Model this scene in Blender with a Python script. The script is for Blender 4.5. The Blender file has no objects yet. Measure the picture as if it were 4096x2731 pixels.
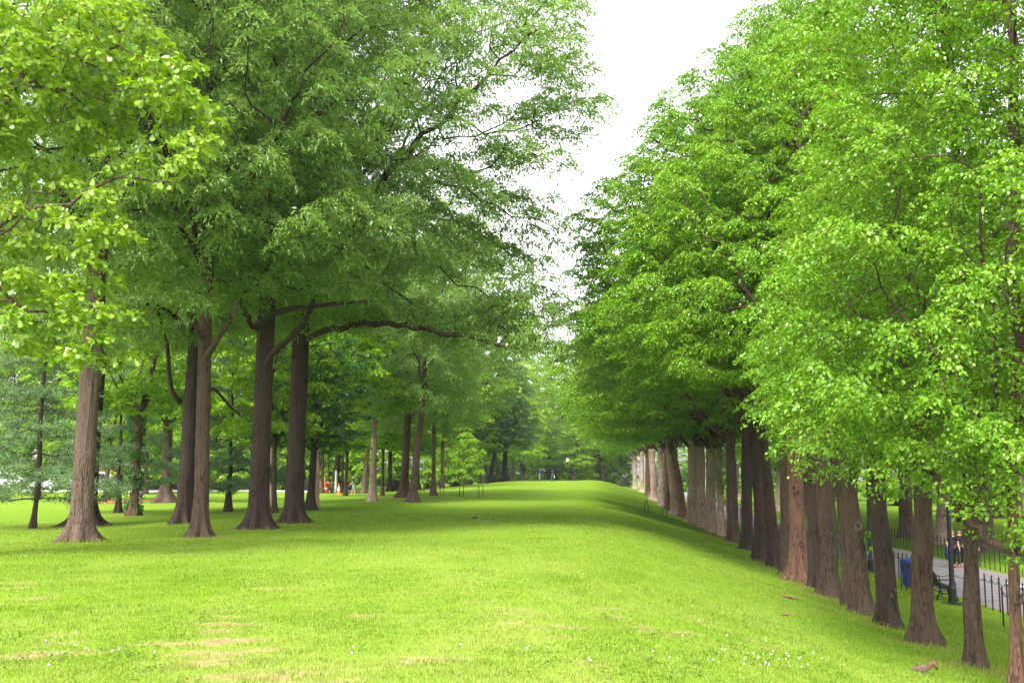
import bpy, bmesh, math, random
import numpy as np
from mathutils import Vector, Matrix
PI = math.pi
R = math.radians
sc = bpy.context.scene
col = sc.collection
rng = np.random.default_rng(7)
random.seed(7)

# ------------------------------------------------------------------ camera
W, H, F = 1024.0, 682.0, 1098.0
EYE = np.array([0.0, 0.0, 4.0])
PITCH = math.atan(137 / F)
YAW = math.atan(88 / F)
cam_d = bpy.data.cameras.new('camera')
cam = bpy.data.objects.new('camera', cam_d)
col.objects.link(cam)
cam.location = EYE
cam.rotation_euler = (PI / 2 + PITCH, 0, YAW)
cam_d.sensor_width = 36
cam_d.lens = 36 * F / W
cam_d.clip_end = 3000
cam_d.clip_start = 0.1
sc.camera = cam

def ray(px, py):
    u = (px - W / 2) / F
    v = -(py - H / 2) / F
    cp, sp = math.cos(PITCH), math.sin(PITCH)
    f = cp - v * sp
    z = sp + v * cp
    r = u
    cy, sy = math.cos(YAW), math.sin(YAW)
    return np.array([r * cy - f * sy, r * sy + f * cy, z]) / f     # unit forward ground distance

def at(px, py, d):
    return EYE + ray(px, py) * d

def project(p):
    q = np.asarray(p, float) - EYE
    cy, sy = math.cos(YAW), math.sin(YAW)
    r = q[0] * cy + q[1] * sy
    f = -q[0] * sy + q[1] * cy
    cp, sp = math.cos(PITCH), math.sin(PITCH)
    dep = f * cp + q[2] * sp
    up = -f * sp + q[2] * cp
    return W / 2 + F * r / dep, H / 2 - F * up / dep

# ------------------------------------------------------------------ terrain
def sst(a, b, x):
    t = np.clip((x - a) / (b - a), 0, 1)
    return t * t * (3 - 2 * t)

def terrain(x, y):
    x = np.asarray(x, float); y = np.asarray(y, float)
    zl = 2.4 + 1.32 * sst(45, 160, y) - 2.4 * sst(172, 250, y)
    zg = 2.0 + 0.62 * sst(38, 112, y)
    zr = 0.55 + 1.5 * sst(85, 215, y)
    zp = 0.0 + 1.3 * sst(95, 230, y)
    z = zg + (zl - zg) * sst(-25, -10, x)
    z = z + (zr - z) * sst(-1.5, 8.5, x)
    z = z + (zp - zr) * sst(8.3, 11.4, x)
    z = z + 0.8 * sst(17.7, 25, x)
    amp = (1 - sst(8.0, 11.2, x) + sst(18, 24, x))
    z = z + amp * 0.05 * (np.sin(x * 0.31 + 1.3) * np.sin(y * 0.23 + 0.4) + 0.5 * np.sin(x * 0.7 + y * 0.45))
    return z

def tz(x, y):
    return float(terrain(x, y))

def hit(px, py, dmax=420):
    r = ray(px, py)
    d = np.arange(4, dmax, 0.1)
    p = EYE[None] + d[:, None] * r[None]
    below = p[:, 2] <= terrain(p[:, 0], p[:, 1])
    i = int(np.argmax(below)) if below.any() else len(d) - 1
    q = p[i]
    return np.array([q[0], q[1], tz(q[0], q[1])]), float(d[i])

def ground_at(px, d):
    p = EYE + ray(px, 480) * d
    return np.array([p[0], p[1], tz(p[0], p[1])])

# ------------------------------------------------------------------ materials
def mat(name):
    m = bpy.data.materials.new(name)
    m.use_nodes = True
    nt = m.node_tree
    for n in list(nt.nodes):
        if n.type not in ('BSDF_PRINCIPLED', 'OUTPUT_MATERIAL'):
            nt.nodes.remove(n)
    return m, nt, nt.nodes['Principled BSDF'], nt.nodes['Material Output']

def nd(nt, typ, **kw):
    n = nt.nodes.new(typ)
    for k, v in kw.items():
        if k in n.inputs:
            n.inputs[k].default_value = v
        else:
            setattr(n, k, v)
    return n

def ramp(nt, stops):
    n = nt.nodes.new('ShaderNodeValToRGB')
    e = n.color_ramp.elements
    while len(e) < len(stops):
        e.new(0.5)
    for i, (p, c) in enumerate(stops):
        e[i].position = p
        e[i].color = (*c, 1)
    return n

def leaf_mat(name, lo, mid, hi, trans=0.4, scale=0.35, rough=0.36, spec=0.5):
    m, nt, b, out = mat(name)
    g = nd(nt, 'ShaderNodeNewGeometry')
    tc = nd(nt, 'ShaderNodeTexCoord')
    nz = nd(nt, 'ShaderNodeTexNoise', Scale=scale, Detail=2.0)
    nt.links.new(tc.outputs['Object'], nz.inputs['Vector'])
    oi = nd(nt, 'ShaderNodeObjectInfo')
    a = nd(nt, 'ShaderNodeMath', operation='MULTIPLY'); a.inputs[1].default_value = 0.5
    nt.links.new(g.outputs['Random Per Island'], a.inputs[0])
    c = nd(nt, 'ShaderNodeMath', operation='MULTIPLY_ADD'); c.inputs[1].default_value = 0.85
    nt.links.new(nz.outputs['Fac'], c.inputs[0]); nt.links.new(a.outputs[0], c.inputs[2])
    e = nd(nt, 'ShaderNodeMath', operation='MULTIPLY_ADD'); e.inputs[1].default_value = 0.16; e.inputs[2].default_value = -0.26
    nt.links.new(oi.outputs['Random'], e.inputs[0])
    s = nd(nt, 'ShaderNodeMath', operation='ADD')
    nt.links.new(c.outputs[0], s.inputs[0]); nt.links.new(e.outputs[0], s.inputs[1])
    rp = ramp(nt, [(0.1, lo), (0.45, mid), (0.9, hi)])
    nt.links.new(s.outputs[0], rp.inputs[0])
    nt.links.new(rp.outputs[0], b.inputs['Base Color'])
    b.inputs['Roughness'].default_value = rough
    b.inputs['Specular IOR Level'].default_value = spec
    t = nd(nt, 'ShaderNodeBsdfTranslucent')
    hs = nd(nt, 'ShaderNodeHueSaturation', Hue=0.492, Saturation=1.1, Value=1.3)
    nt.links.new(rp.outputs[0], hs.inputs['Color'])
    nt.links.new(hs.outputs[0], t.inputs['Color'])
    mx = nd(nt, 'ShaderNodeMixShader'); mx.inputs[0].default_value = trans
    nt.links.new(b.outputs[0], mx.inputs[1]); nt.links.new(t.outputs[0], mx.inputs[2])
    nt.links.new(mx.outputs[0], out.inputs['Surface'])
    return m

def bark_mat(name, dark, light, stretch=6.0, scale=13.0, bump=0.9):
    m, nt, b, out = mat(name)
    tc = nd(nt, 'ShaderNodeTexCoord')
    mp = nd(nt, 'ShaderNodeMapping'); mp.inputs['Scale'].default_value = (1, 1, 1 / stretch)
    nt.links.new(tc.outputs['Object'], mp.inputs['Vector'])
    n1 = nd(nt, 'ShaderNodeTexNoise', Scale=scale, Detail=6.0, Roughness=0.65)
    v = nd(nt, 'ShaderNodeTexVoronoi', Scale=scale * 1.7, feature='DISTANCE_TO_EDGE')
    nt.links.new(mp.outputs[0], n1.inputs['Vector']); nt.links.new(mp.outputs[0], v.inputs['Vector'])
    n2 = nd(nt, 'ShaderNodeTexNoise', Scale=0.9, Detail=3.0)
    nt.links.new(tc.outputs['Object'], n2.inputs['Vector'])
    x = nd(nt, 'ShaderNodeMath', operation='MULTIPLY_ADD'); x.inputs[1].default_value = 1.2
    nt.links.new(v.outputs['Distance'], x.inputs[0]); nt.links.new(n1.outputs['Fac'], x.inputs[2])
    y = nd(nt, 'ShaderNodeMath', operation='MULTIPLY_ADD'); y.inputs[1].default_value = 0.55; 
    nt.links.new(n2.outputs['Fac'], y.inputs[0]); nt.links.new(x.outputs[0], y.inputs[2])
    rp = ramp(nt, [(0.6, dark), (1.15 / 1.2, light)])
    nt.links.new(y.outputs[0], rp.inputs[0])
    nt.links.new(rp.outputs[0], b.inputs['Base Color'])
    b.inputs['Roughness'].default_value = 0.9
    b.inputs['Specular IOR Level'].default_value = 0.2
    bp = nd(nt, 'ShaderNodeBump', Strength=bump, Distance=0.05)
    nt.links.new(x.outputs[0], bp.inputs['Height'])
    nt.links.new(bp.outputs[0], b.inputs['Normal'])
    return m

def plain(name, c, rough=0.6, metal=0.0, var=0.15, scale=6.0, spec=0.4):
    m, nt, b, out = mat(name)
    tc = nd(nt, 'ShaderNodeTexCoord')
    nz = nd(nt, 'ShaderNodeTexNoise', Scale=scale, Detail=4.0)
    nt.links.new(tc.outputs['Object'], nz.inputs['Vector'])
    rp = ramp(nt, [(0.3, tuple(k * (1 - var) for k in c)), (0.7, tuple(min(1, k * (1 + var)) for k in c))])
    nt.links.new(nz.outputs['Fac'], rp.inputs[0])
    nt.links.new(rp.outputs[0], b.inputs['Base Color'])
    b.inputs['Roughness'].default_value = rough
    b.inputs['Metallic'].default_value = metal
    b.inputs['Specular IOR Level'].default_value = spec
    return m

M = {}
M['elm'] = leaf_mat('elm_leaf', (0.055, 0.16, 0.006), (0.125, 0.28, 0.009), (0.225, 0.375, 0.02), trans=0.36)
M['elm_near'] = leaf_mat('near_elm_leaf', (0.07, 0.18, 0.012), (0.15, 0.305, 0.018), (0.26, 0.395, 0.055), trans=0.38, spec=0.38)
M['willow_oak'] = leaf_mat('willow_oak_leaf', (0.085, 0.175, 0.034), (0.16, 0.285, 0.05), (0.265, 0.385, 0.10), trans=0.5)
M['white_oak'] = leaf_mat('white_oak_leaf', (0.11, 0.225, 0.012), (0.215, 0.355, 0.018), (0.34, 0.45, 0.07), trans=0.4)
M['maple'] = leaf_mat('maple_leaf', (0.11, 0.235, 0.012), (0.2, 0.37, 0.02), (0.33, 0.45, 0.045), trans=0.52)
M['maple_dark'] = leaf_mat('dark_maple_leaf', (0.04, 0.12, 0.03), (0.075, 0.19, 0.04), (0.12, 0.26, 0.055), trans=0.4)
M['pine'] = leaf_mat('pine_needle', (0.065, 0.135, 0.05), (0.12, 0.21, 0.075), (0.2, 0.29, 0.12), trans=0.3)
M['bark'] = bark_mat('brown_bark', (0.015, 0.010, 0.0075), (0.098, 0.065, 0.047))
M['bark_grey'] = bark_mat('grey_brown_bark', (0.030, 0.020, 0.015), (0.15, 0.103, 0.078))
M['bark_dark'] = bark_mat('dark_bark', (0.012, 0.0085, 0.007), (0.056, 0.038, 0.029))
M['bark_pink_lit'] = bark_mat('pinkish_bark_lawn_lit', (0.13, 0.08, 0.064), (0.42, 0.295, 0.25), scale=9)  # own pinkish tone, plus sky light from the lawn side painted in
M['bark_red'] = bark_mat('reddish_bark', (0.040, 0.019, 0.013), (0.185, 0.10, 0.07))
M['black_iron'] = plain('black_iron', (0.012, 0.012, 0.014), 0.45, 0.2)
M['asphalt'] = plain('path_asphalt', (0.20, 0.175, 0.185), 0.9, 0, 0.14, 1.2)
M['concrete'] = plain('pavement_concrete', (0.42, 0.37, 0.34), 0.9, 0, 0.1, 1.0)
M['road'] = plain('road_asphalt', (0.09, 0.088, 0.09), 0.9, 0, 0.12, 0.8)
M['white_paint'] = plain('white_paint', (0.8, 0.8, 0.8), 0.6)
M['bluebin'] = plain('blue_painted_metal', (0.012, 0.05, 0.22), 0.45)
M['globe'] = plain('white_lamp_globe', (0.82, 0.78, 0.68), 0.3, 0, 0.03)
M['wood'] = plain('dark_bench_wood', (0.022, 0.02, 0.02), 0.5, 0, 0.3, 14)
M['skin'] = plain('skin', (0.50, 0.27, 0.185), 0.5, 0, 0.06)
M['hair'] = plain('dark_hair', (0.025, 0.016, 0.012), 0.5)
M['hair_red'] = plain('ginger_hair', (0.22, 0.09, 0.03), 0.5)
M['navy'] = plain('navy_cloth', (0.022, 0.024, 0.11), 0.85)
M['black_cloth'] = plain('black_cloth', (0.012, 0.012, 0.016), 0.85)
M['grey_cloth'] = plain('grey_cloth', (0.30, 0.30, 0.34), 0.85)
M['khaki'] = plain('khaki_cloth', (0.22, 0.21, 0.17), 0.85)
M['teal'] = plain('dark_teal_cloth', (0.01, 0.06, 0.075), 0.85)
M['jeans'] = plain('blue_denim', (0.06, 0.11, 0.26), 0.85)
M['pale_jeans'] = plain('pale_denim', (0.36, 0.42, 0.55), 0.85)
M['red'] = plain('red_cloth', (0.5, 0.015, 0.02), 0.8)
M['white_cloth'] = plain('white_cloth', (0.75, 0.74, 0.76), 0.8)
M['tan'] = plain('tan_leather', (0.33, 0.2, 0.11), 0.6)
M['orange'] = plain('orange_plastic', (0.85, 0.13, 0.012), 0.5, 0, 0.05)
M['white_band'] = plain('white_reflective_band', (0.8, 0.8, 0.78), 0.4, 0, 0.04)
M['zinc'] = plain('galvanised_steel', (0.42, 0.43, 0.45), 0.5, 0.3)
M['maroon'] = plain('maroon_brick', (0.13, 0.028, 0.03), 0.85, 0, 0.2, 3)
M['redwood'] = plain('terracotta_panel', (0.32, 0.12, 0.075), 0.85, 0, 0.12, 2)
M['dark_glass'] = plain('dark_glass', (0.012, 0.014, 0.018), 0.12)
M['silver'] = plain('silver_car_paint', (0.5, 0.5, 0.53), 0.3, 0.3, 0.02)
M['white_car'] = plain('white_car_paint', (0.75, 0.75, 0.76), 0.3, 0, 0.02)
M['rubber'] = plain('black_rubber', (0.015, 0.015, 0.015), 0.85)
M['yellow'] = plain('yellow_machine_paint', (0.65, 0.36, 0.02), 0.5)
M['fur'] = plain('grey_brown_fur', (0.12, 0.075, 0.06), 0.9, 0, 0.35, 40)
M['fur_red'] = plain('rusty_fur', (0.13, 0.065, 0.036), 0.9, 0, 0.35, 40)
M['bird'] = plain('black_feathers', (0.01, 0.01, 0.013), 0.5)
M['dirt'] = plain('brown_earth', (0.15, 0.085, 0.05), 0.95, 0, 0.4, 12)
M['litter'] = plain('rusty_leaf_litter', (0.30, 0.135, 0.05), 0.95, 0, 0.4, 9)

# ------------------------------------------------------------------ mesh helpers
def np_mesh(name, V, faces_list, mats=None, smooth=False):
    """faces_list: list of (n,k) int arrays."""
    me = bpy.data.meshes.new(name)
    V = np.asarray(V, np.float32)
    me.vertices.add(len(V)); me.vertices.foreach_set('co', V.ravel())
    loops = np.concatenate([f.ravel() for f in faces_list]).astype(np.int32)
    tot = np.concatenate([np.full(len(f), f.shape[1]) for f in faces_list]).astype(np.int32)
    st = np.concatenate([[0], np.cumsum(tot)[:-1]]).astype(np.int32)
    me.loops.add(len(loops)); me.loops.foreach_set('vertex_index', loops)
    me.polygons.add(len(tot)); me.polygons.foreach_set('loop_start', st); me.polygons.foreach_set('loop_total', tot)
    if smooth:
        me.polygons.foreach_set('use_smooth', np.ones(len(tot), bool))
    me.update(calc_edges=True)
    if mats:
        me.materials.append(mats)
    return me

def link(name, me, parent=None, loc=(0, 0, 0), rot=(0, 0, 0), scale=(1, 1, 1)):
    o = bpy.data.objects.new(name, me)
    col.objects.link(o)
    if parent is not None:
        o.parent = parent
    o.location = loc; o.rotation_euler = rot; o.scale = scale
    return o

def tag(o, label, cat, group=None, kind=None):
    if label: o['label'] = label
    if cat: o['category'] = cat
    if group: o['group'] = group
    if kind: o['kind'] = kind
    return o

def thing(name, label, cat, loc=(0, 0, 0), rotz=0.0, group=None, scale=1.0):
    o = bpy.data.objects.new(name, None)
    col.objects.link(o)
    o.empty_display_size = 0.2
    o.location = loc; o.rotation_euler = (0, 0, rotz); o.scale = (scale,) * 3
    return tag(o, label, cat, group)

class MB:
    def __init__(s):
        s.v = []; s.f = []
    def add(s, V, Fs):
        n = len(s.v)
        s.v += [tuple(map(float, p)) for p in V]
        s.f += [tuple(int(i) + n for i in f) for f in Fs]
        return s
    def box(s, c, d, rz=0.0, taper=1.0, rx=0.0):
        V = []
        for z in (-1, 1):
            t = taper if z > 0 else 1.0
            for x, y in ((-1, -1), (1, -1), (1, 1), (-1, 1)):
                V.append(Vector((x * d[0] / 2 * t, y * d[1] / 2 * t, z * d[2] / 2)))
        mtx = Matrix.Translation(Vector(c)) @ Matrix.Rotation(rz, 4, 'Z') @ Matrix.Rotation(rx, 4, 'X')
        return s.add([mtx @ p for p in V], [(3, 2, 1, 0), (4, 5, 6, 7), (0, 1, 5, 4), (1, 2, 6, 5), (2, 3, 7, 6), (3, 0, 4, 7)])
    def lathe(s, prof, n=16, c=(0, 0, 0)):
        V = []; Fs = []
        for r, z in prof:
            for k in range(n):
                a = 2 * PI * k / n
                V.append((c[0] + r * math.cos(a), c[1] + r * math.sin(a), c[2] + z))
        for i in range(len(prof) - 1):
            for k in range(n):
                k2 = (k + 1) % n
                Fs.append((i * n + k, i * n + k2, (i + 1) * n + k2, (i + 1) * n + k))
        Fs.append(tuple(range(n - 1, -1, -1)))
        Fs.append(tuple((len(prof) - 1) * n + k for k in range(n)))
        return s.add(V, Fs)
    def tube(s, pts, rad, n=8):
        pts = [Vector(p) for p in pts]
        if not hasattr(rad, '__len__'): rad = [rad] * len(pts)
        V = []; Fs = []
        for i, p in enumerate(pts):
            d = (pts[min(i + 1, len(pts) - 1)] - pts[max(i - 1, 0)]).normalized()
            ref = Vector((0, 0, 1)) if abs(d.z) < 0.9 else Vector((1, 0, 0))
            u = d.cross(ref).normalized(); w = d.cross(u)
            for k in range(n):
                a = 2 * PI * k / n
                V.append(p + (u * math.cos(a) + w * math.sin(a)) * rad[i])
        for i in range(len(pts) - 1):
            for k in range(n):
                k2 = (k + 1) % n
                Fs.append((i * n + k, (i + 1) * n + k, (i + 1) * n + k2, i * n + k2))
        Fs.append(tuple(range(n))); Fs.append(tuple((len(pts) - 1) * n + k for k in range(n - 1, -1, -1)))
        return s.add(V, Fs)
    def ball(s, c, r, nu=12, nv=8, rz=0.0, ry=0.0):
        if not hasattr(r, '__len__'): r = (r, r, r)
        V = []; Fs = []
        mtx = Matrix.Rotation(rz, 3, 'Z') @ Matrix.Rotation(ry, 3, 'Y')
        for j in range(nv + 1):
            t = PI * (j + 0.02) / (nv + 0.04)
            for k in range(nu):
                a = 2 * PI * k / nu
                V.append(mtx @ Vector((r[0] * math.sin(t) * math.cos(a), r[1] * math.sin(t) * math.sin(a), r[2] * math.cos(t))) + Vector(c))
        for j in range(nv):
            for k in range(nu):
                k2 = (k + 1) % nu
                Fs.append((j * nu + k, (j + 1) * nu + k, (j + 1) * nu + k2, j * nu + k2))
        return s.add(V, Fs)
    def prism(s, outline, y0, y1):
        n = len(outline)
        V = [(x, y0, z) for x, z in outline] + [(x, y1, z) for x, z in outline]
        Fs = [tuple(range(n)), tuple(range(2 * n - 1, n - 1, -1))]
        for i in range(n):
            j = (i + 1) % n
            Fs.append((j, i, i + n, j + n))
        return s.add(V, Fs)
    def mesh(s, name, m, smooth=False):
        me = bpy.data.meshes.new(name)
        me.from_pydata(s.v, [], s.f)
        if smooth:
            me.polygons.foreach_set('use_smooth', np.ones(len(me.polygons), bool))
        me.materials.append(m)
        me.update()
        return me
    def build(s, name, m, parent=None, smooth=False, loc=(0, 0, 0), rot=(0, 0, 0), bevel=0.0):
        o = link(name, s.mesh(name, m, smooth), parent, loc, rot)
        if bevel:
            b = o.modifiers.new('bevel', 'BEVEL'); b.width = bevel; b.segments = 2
        return o

# ------------------------------------------------------------------ noise
class Sines:
    def __init__(s, seed, scale, n=7):
        g = np.random.default_rng(seed)
        k = g.normal(size=(n, 3)); k /= np.linalg.norm(k, axis=1)[:, None]
        s.k = k * g.uniform(0.6, 1.6, (n, 1)) * 2 * PI / scale
        s.p = g.uniform(0, 2 * PI, n)
    def __call__(s, P):
        return np.sin(P @ s.k.T + s.p).sum(1) / math.sqrt(len(s.p))

# ------------------------------------------------------------------ tree growth
def envelope(blobs, n, seed, gap=3.2, thr=-0.75, shell=0.45, vexp=0.85):
    g = np.random.default_rng(seed)
    vol = np.array([b[3] * b[4] * b[5] for b in blobs]) ** vexp
    cnt = np.maximum(1, (vol / vol.sum() * n * 1.25).astype(int))
    out = []
    for b, c in zip(blobs, cnt):
        d = g.normal(size=(c, 3)); d /= np.linalg.norm(d, axis=1)[:, None]
        r = g.uniform(0, 1, (c, 1)) ** (shell)
        out.append(np.array(b[:3]) + d * r * np.array(b[3:6]))
    P = np.concatenate(out)
    nz = Sines(seed + 5, gap)
    keep = nz(P) > thr
    return P[keep]

def grow(seeds, parents, attr, D, seed=0, kill=1.5, influence=None, it=120, wander=0.25, up=0.05):
    g = np.random.default_rng(seed)
    P = [np.array(p, float) for p in seeds]; par = list(parents)
    A = attr.copy()
    nd_ = np.full(len(A), 1e9); ni = np.zeros(len(A), int)
    kids = {}
    def upd(start):
        nonlocal nd_, ni
        new = np.array(P[start:])
        for s0 in range(0, len(new), 200):
            blk = new[s0:s0 + 200]
            dd = np.linalg.norm(A[:, None] - blk[None], axis=2)
            j = dd.argmin(1); m = dd[np.arange(len(A)), j]
            b = m < nd_
            nd_ = np.where(b, m, nd_); ni = np.where(b, j + start + s0, ni)
    upd(0)
    for step in range(it):
        if len(A) == 0: break
        Pn = np.array(P)
        v = A - Pn[ni]; v /= (np.linalg.norm(v, axis=1)[:, None] + 1e-9)
        acc = np.zeros((len(Pn), 3)); np.add.at(acc, ni, v)
        cnt = np.bincount(ni, minlength=len(Pn))
        start = len(P)
        for i in np.nonzero(cnt)[0]:
            d = acc[i] / cnt[i] + g.normal(0, wander, 3) + np.array([0, 0, up])
            d /= np.linalg.norm(d) + 1e-9
            q = Pn[i] + d * D
            ok = True
            for c in kids.get(i, ()):
                if np.linalg.norm(P[c] - q) < D * 0.45: ok = False; break
            if ok and len(kids.get(i, ())) < 4:
                kids.setdefault(i, []).append(len(P)); P.append(q); par.append(int(i))
        if len(P) == start: break
        upd(start)
        keep = nd_ > kill * D
        A = A[keep]; nd_ = nd_[keep]; ni = ni[keep]
    return np.array(P), np.array(par)

def radii(P, par, r0, Rroot):
    n = len(P)
    nch = np.bincount(par[par >= 0], minlength=n)
    tips = (nch == 0).astype(float)
    order = np.arange(n - 1, -1, -1)
    cnt = tips.copy()
    # children always have a larger index than parents for grown nodes; seeds are listed in order too
    for i in order:
        if par[i] >= 0: cnt[par[i]] += cnt[i]
    ex = math.log(max(cnt.max(), 3)) / math.log(Rroot / r0)
    return r0 * cnt ** (1 / ex), cnt

def branch_mesh(name, P, par, r, m, skip, sides=6, rmin=0.0):
    n = len(P)
    edge = np.array([i for i in range(n) if par[i] >= 0 and not skip[i] and r[i] > rmin])
    if len(edge) == 0: edge = np.array([1])
    dirv = np.zeros((n, 3))
    has = par >= 0
    dirv[has] = P[has] - P[par[has]]
    dirv /= (np.linalg.norm(dirv, axis=1)[:, None] + 1e-9)
    dirv[~has] = (0, 0, 1)
    main = np.full(n, -1)
    for i in np.argsort(r):
        if par[i] >= 0: main[par[i]] = i
    dn = dirv.copy()
    hm = main >= 0
    dn[hm] += dirv[main[hm]]
    dn /= (np.linalg.norm(dn, axis=1)[:, None] + 1e-9)
    V = []; Fq = []
    th = np.arange(sides) * 2 * PI / sides
    def ringset(c, nrm, rad):
        ref = np.array([0.93, 0.31, 0.19])
        u = np.cross(nrm, ref); u /= (np.linalg.norm(u, axis=1)[:, None] + 1e-9)
        w = np.cross(nrm, u)
        return c[:, None] + (u[:, None] * np.cos(th)[None, :, None] + w[:, None] * np.sin(th)[None, :, None]) * rad[:, None, None]
    p = par[edge]
    ism = main[p] == edge
    n0 = np.where(ism[:, None], dn[p], dirv[edge])
    r0 = np.where(ism, np.minimum(r[p], r[edge] * 1.5), r[edge] * 1.15)
    a = ringset(P[p], n0, r0); b = ringset(P[edge], dn[edge], r[edge])
    V = np.concatenate([a, b], axis=1).reshape(-1, 3)
    base = np.arange(len(edge))[:, None] * 2 * sides
    k = np.arange(sides); k2 = (k + 1) % sides
    q = np.stack([k, k2, k2 + sides, k + sides], 1)
    Fq = (base[:, :, None] + q[None]).reshape(-1, 4)
    return np_mesh(name, V, [Fq], m, smooth=True)

LEAF = {   # outline in (along, across) units
    'kite': [(0, 0), (0.42, 0.5), (1, 0), (0.42, -0.5)],
    'ovate': [(0, 0), (0.22, 0.42), (0.55, 0.46), (1, 0), (0.55, -0.46), (0.22, -0.42)],
    'lobed': [(0, 0.0), (0.22, 0.22), (0.36, 0.14), (0.50, 0.44), (0.62, 0.26), (0.82, 0.46), (1.0, 0.10), (1.0, -0.10),
              (0.82, -0.46), (0.62, -0.26), (0.50, -0.44), (0.36, -0.14), (0.22, -0.22)],
    'star': [(0, 0), (0.25, 0.5), (0.45, 0.18), (1, 0), (0.45, -0.18), (0.25, -0.5)],
}

def leaf_mesh(name, C, out, K, spread, L, Wd, m, seed, shape='kite', droop=0.35, tilt=0.45, flat=None, var=0.35, bias=0.5, dome=0.0):
    """C: spray centres, out: unit directions pointing out of the crown at each."""
    g = np.random.default_rng(seed)
    n = len(C) * K
    c = np.repeat(C, K, 0); o = np.repeat(out, K, 0)
    off = g.normal(size=(n, 3))
    off /= np.linalg.norm(off, axis=1)[:, None]
    off *= g.uniform(0, 1, (n, 1)) ** 0.5
    hs, vs = spread
    off = off * np.array([hs, hs, vs])
    rad = np.linalg.norm(off[:, :2], axis=1)
    q_ = rad / max(hs, 1e-3)
    if dome:
        off[:, 2] = off[:, 2] * 0.35 + vs * (0.9 - dome * q_ * q_)     # a spray is a shallow dome of leaves over its twig
    else:
        off[:, 2] -= 0.35 * rad * q_
    pos = c + off + o * (hs * 0.25)
    # leaf axis
    az = np.arctan2(off[:, 1] + o[:, 1] * hs * bias, off[:, 0] + o[:, 0] * hs * bias) + g.normal(0, 0.7, n)
    el = -droop * (0.35 + 0.9 * q_) + g.normal(0, tilt, n)
    a = np.stack([np.cos(az) * np.cos(el), np.sin(az) * np.cos(el), np.sin(el)], 1)
    roll = g.normal(0, 0.55, n)
    s0 = np.stack([-np.sin(az), np.cos(az), np.zeros(n)], 1)
    n0 = np.cross(a, s0)
    s = s0 * np.cos(roll)[:, None] + n0 * np.sin(roll)[:, None]
    nn = np.cross(a, s)
    Ls = L * (1 + g.uniform(-var, var, n)); Ws = Wd * (1 + g.uniform(-var, var, n))
    sh = LEAF[shape]; k = len(sh)
    V = np.empty((n, k, 3))
    for j, (u, w) in enumerate(sh):
        curl = -0.16 * u * u * Ls + 0.22 * abs(w) * Ws
        V[:, j] = pos + a * (u * Ls)[:, None] + s * (w * Ws)[:, None] - nn * curl[:, None] * -1
    Fc = np.arange(n * k).reshape(n, k)
    return np_mesh(name, V.reshape(-1, 3), [Fc], m)

def needle_mesh(name, C, out, K, L, Wd, m, seed):
    g = np.random.default_rng(seed)
    n = len(C) * K
    c = np.repeat(C, K, 0); o = np.repeat(out, K, 0)
    d = g.normal(size=(n, 3)) + o * 0.7 + np.array([0, 0, 0.25]); d /= np.linalg.norm(d, axis=1)[:, None]
    pos = c + g.normal(0, 1, (n, 3)) * np.array([0.16, 0.16, 0.06])
    s = np.cross(d, g.normal(size=(n, 3))); s /= np.linalg.norm(s, axis=1)[:, None]
    Ls = L * g.uniform(0.7, 1.3, (n, 1))
    V = np.stack([pos, pos + d * Ls * 0.5 + s * Wd / 2, pos + d * Ls, pos + d * Ls * 0.5 - s * Wd / 2], 1)
    return np_mesh(name, V.reshape(-1, 3), [np.arange(n * 4).reshape(n, 4)], m)

def trunk_mesh(name, path, R0, R1, m, seed, flare=0.9, sides=36, step=0.18, fl_h=0.4, bulge=0.05, lobes=5, furrow=0.02):
    g = np.random.default_rng(seed)
    path = np.asarray(path, float)
    seg = np.linalg.norm(np.diff(path, axis=0), axis=1); s = np.concatenate([[0], np.cumsum(seg)])
    n = max(6, int(s[-1] / step))
    t = np.linspace(0, 1, n) ** 1.35 * s[-1]
    C = np.stack([np.interp(t, s, path[:, i]) for i in range(3)], 1)
    for _ in range(3):
        C[1:-1] = 0.25 * C[:-2] + 0.5 * C[1:-1] + 0.25 * C[2:]
    th = np.arange(sides) * 2 * PI / sides
    hh = np.maximum(t - 0.25, 0)                            # the lowest 25 cm is below ground
    base = R0 + (R1 - R0) * (t / s[-1]) ** 0.9
    ph = g.uniform(0, 2 * PI, 4)
    lob = 0.5 * np.cos(lobes * th + ph[0]) + 0.3 * np.cos((lobes + 2) * th + ph[1]) + 0.25 * np.cos(2 * th + ph[2])
    fl = flare * np.exp(-hh / fl_h)[:, None] * np.maximum(0.15, 1 + 1.25 * lob[None])
    fl = fl + 0.12 * flare * np.exp(-hh / (fl_h * 3.2))[:, None] * (1 + 0.5 * lob[None])
    X = np.cos(th)[None] * np.ones(n)[:, None]; Y = np.sin(th)[None] * np.ones(n)[:, None]; Z = t[:, None] * np.ones(sides)[None]
    Q = np.stack([X, Y, Z * 0.35 / max(R0, 0.1) * 0.5], 2).reshape(-1, 3)
    b1 = Sines(seed + 1, 2.2)(Q).reshape(n, sides) * bulge
    Qf = np.stack([X * 3.2, Y * 3.2, Z * 0.5], 2).reshape(-1, 3)
    fu = -np.abs(Sines(seed + 2, 1.0, 9)(Qf).reshape(n, sides)) * furrow
    rr = base[:, None] * (1 + fl + b1) + fu * min(1.0, R0 / 0.3)
    V = np.stack([C[:, 0, None] + rr * np.cos(th)[None], C[:, 1, None] + rr * np.sin(th)[None], C[:, 2, None] + np.zeros((1, sides))], 2)
    k = np.arange(sides); k2 = (k + 1) % sides
    q = np.stack([k, k2, k2 + sides, k + sides], 1)
    Fq = (np.arange(n - 1)[:, None, None] * sides + q[None]).reshape(-1, 4)
    cap = (np.arange(sides) + (n - 1) * sides)[None]
    return np_mesh(name, V.reshape(-1, 3), [Fq, cap], m, smooth=True)

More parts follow.
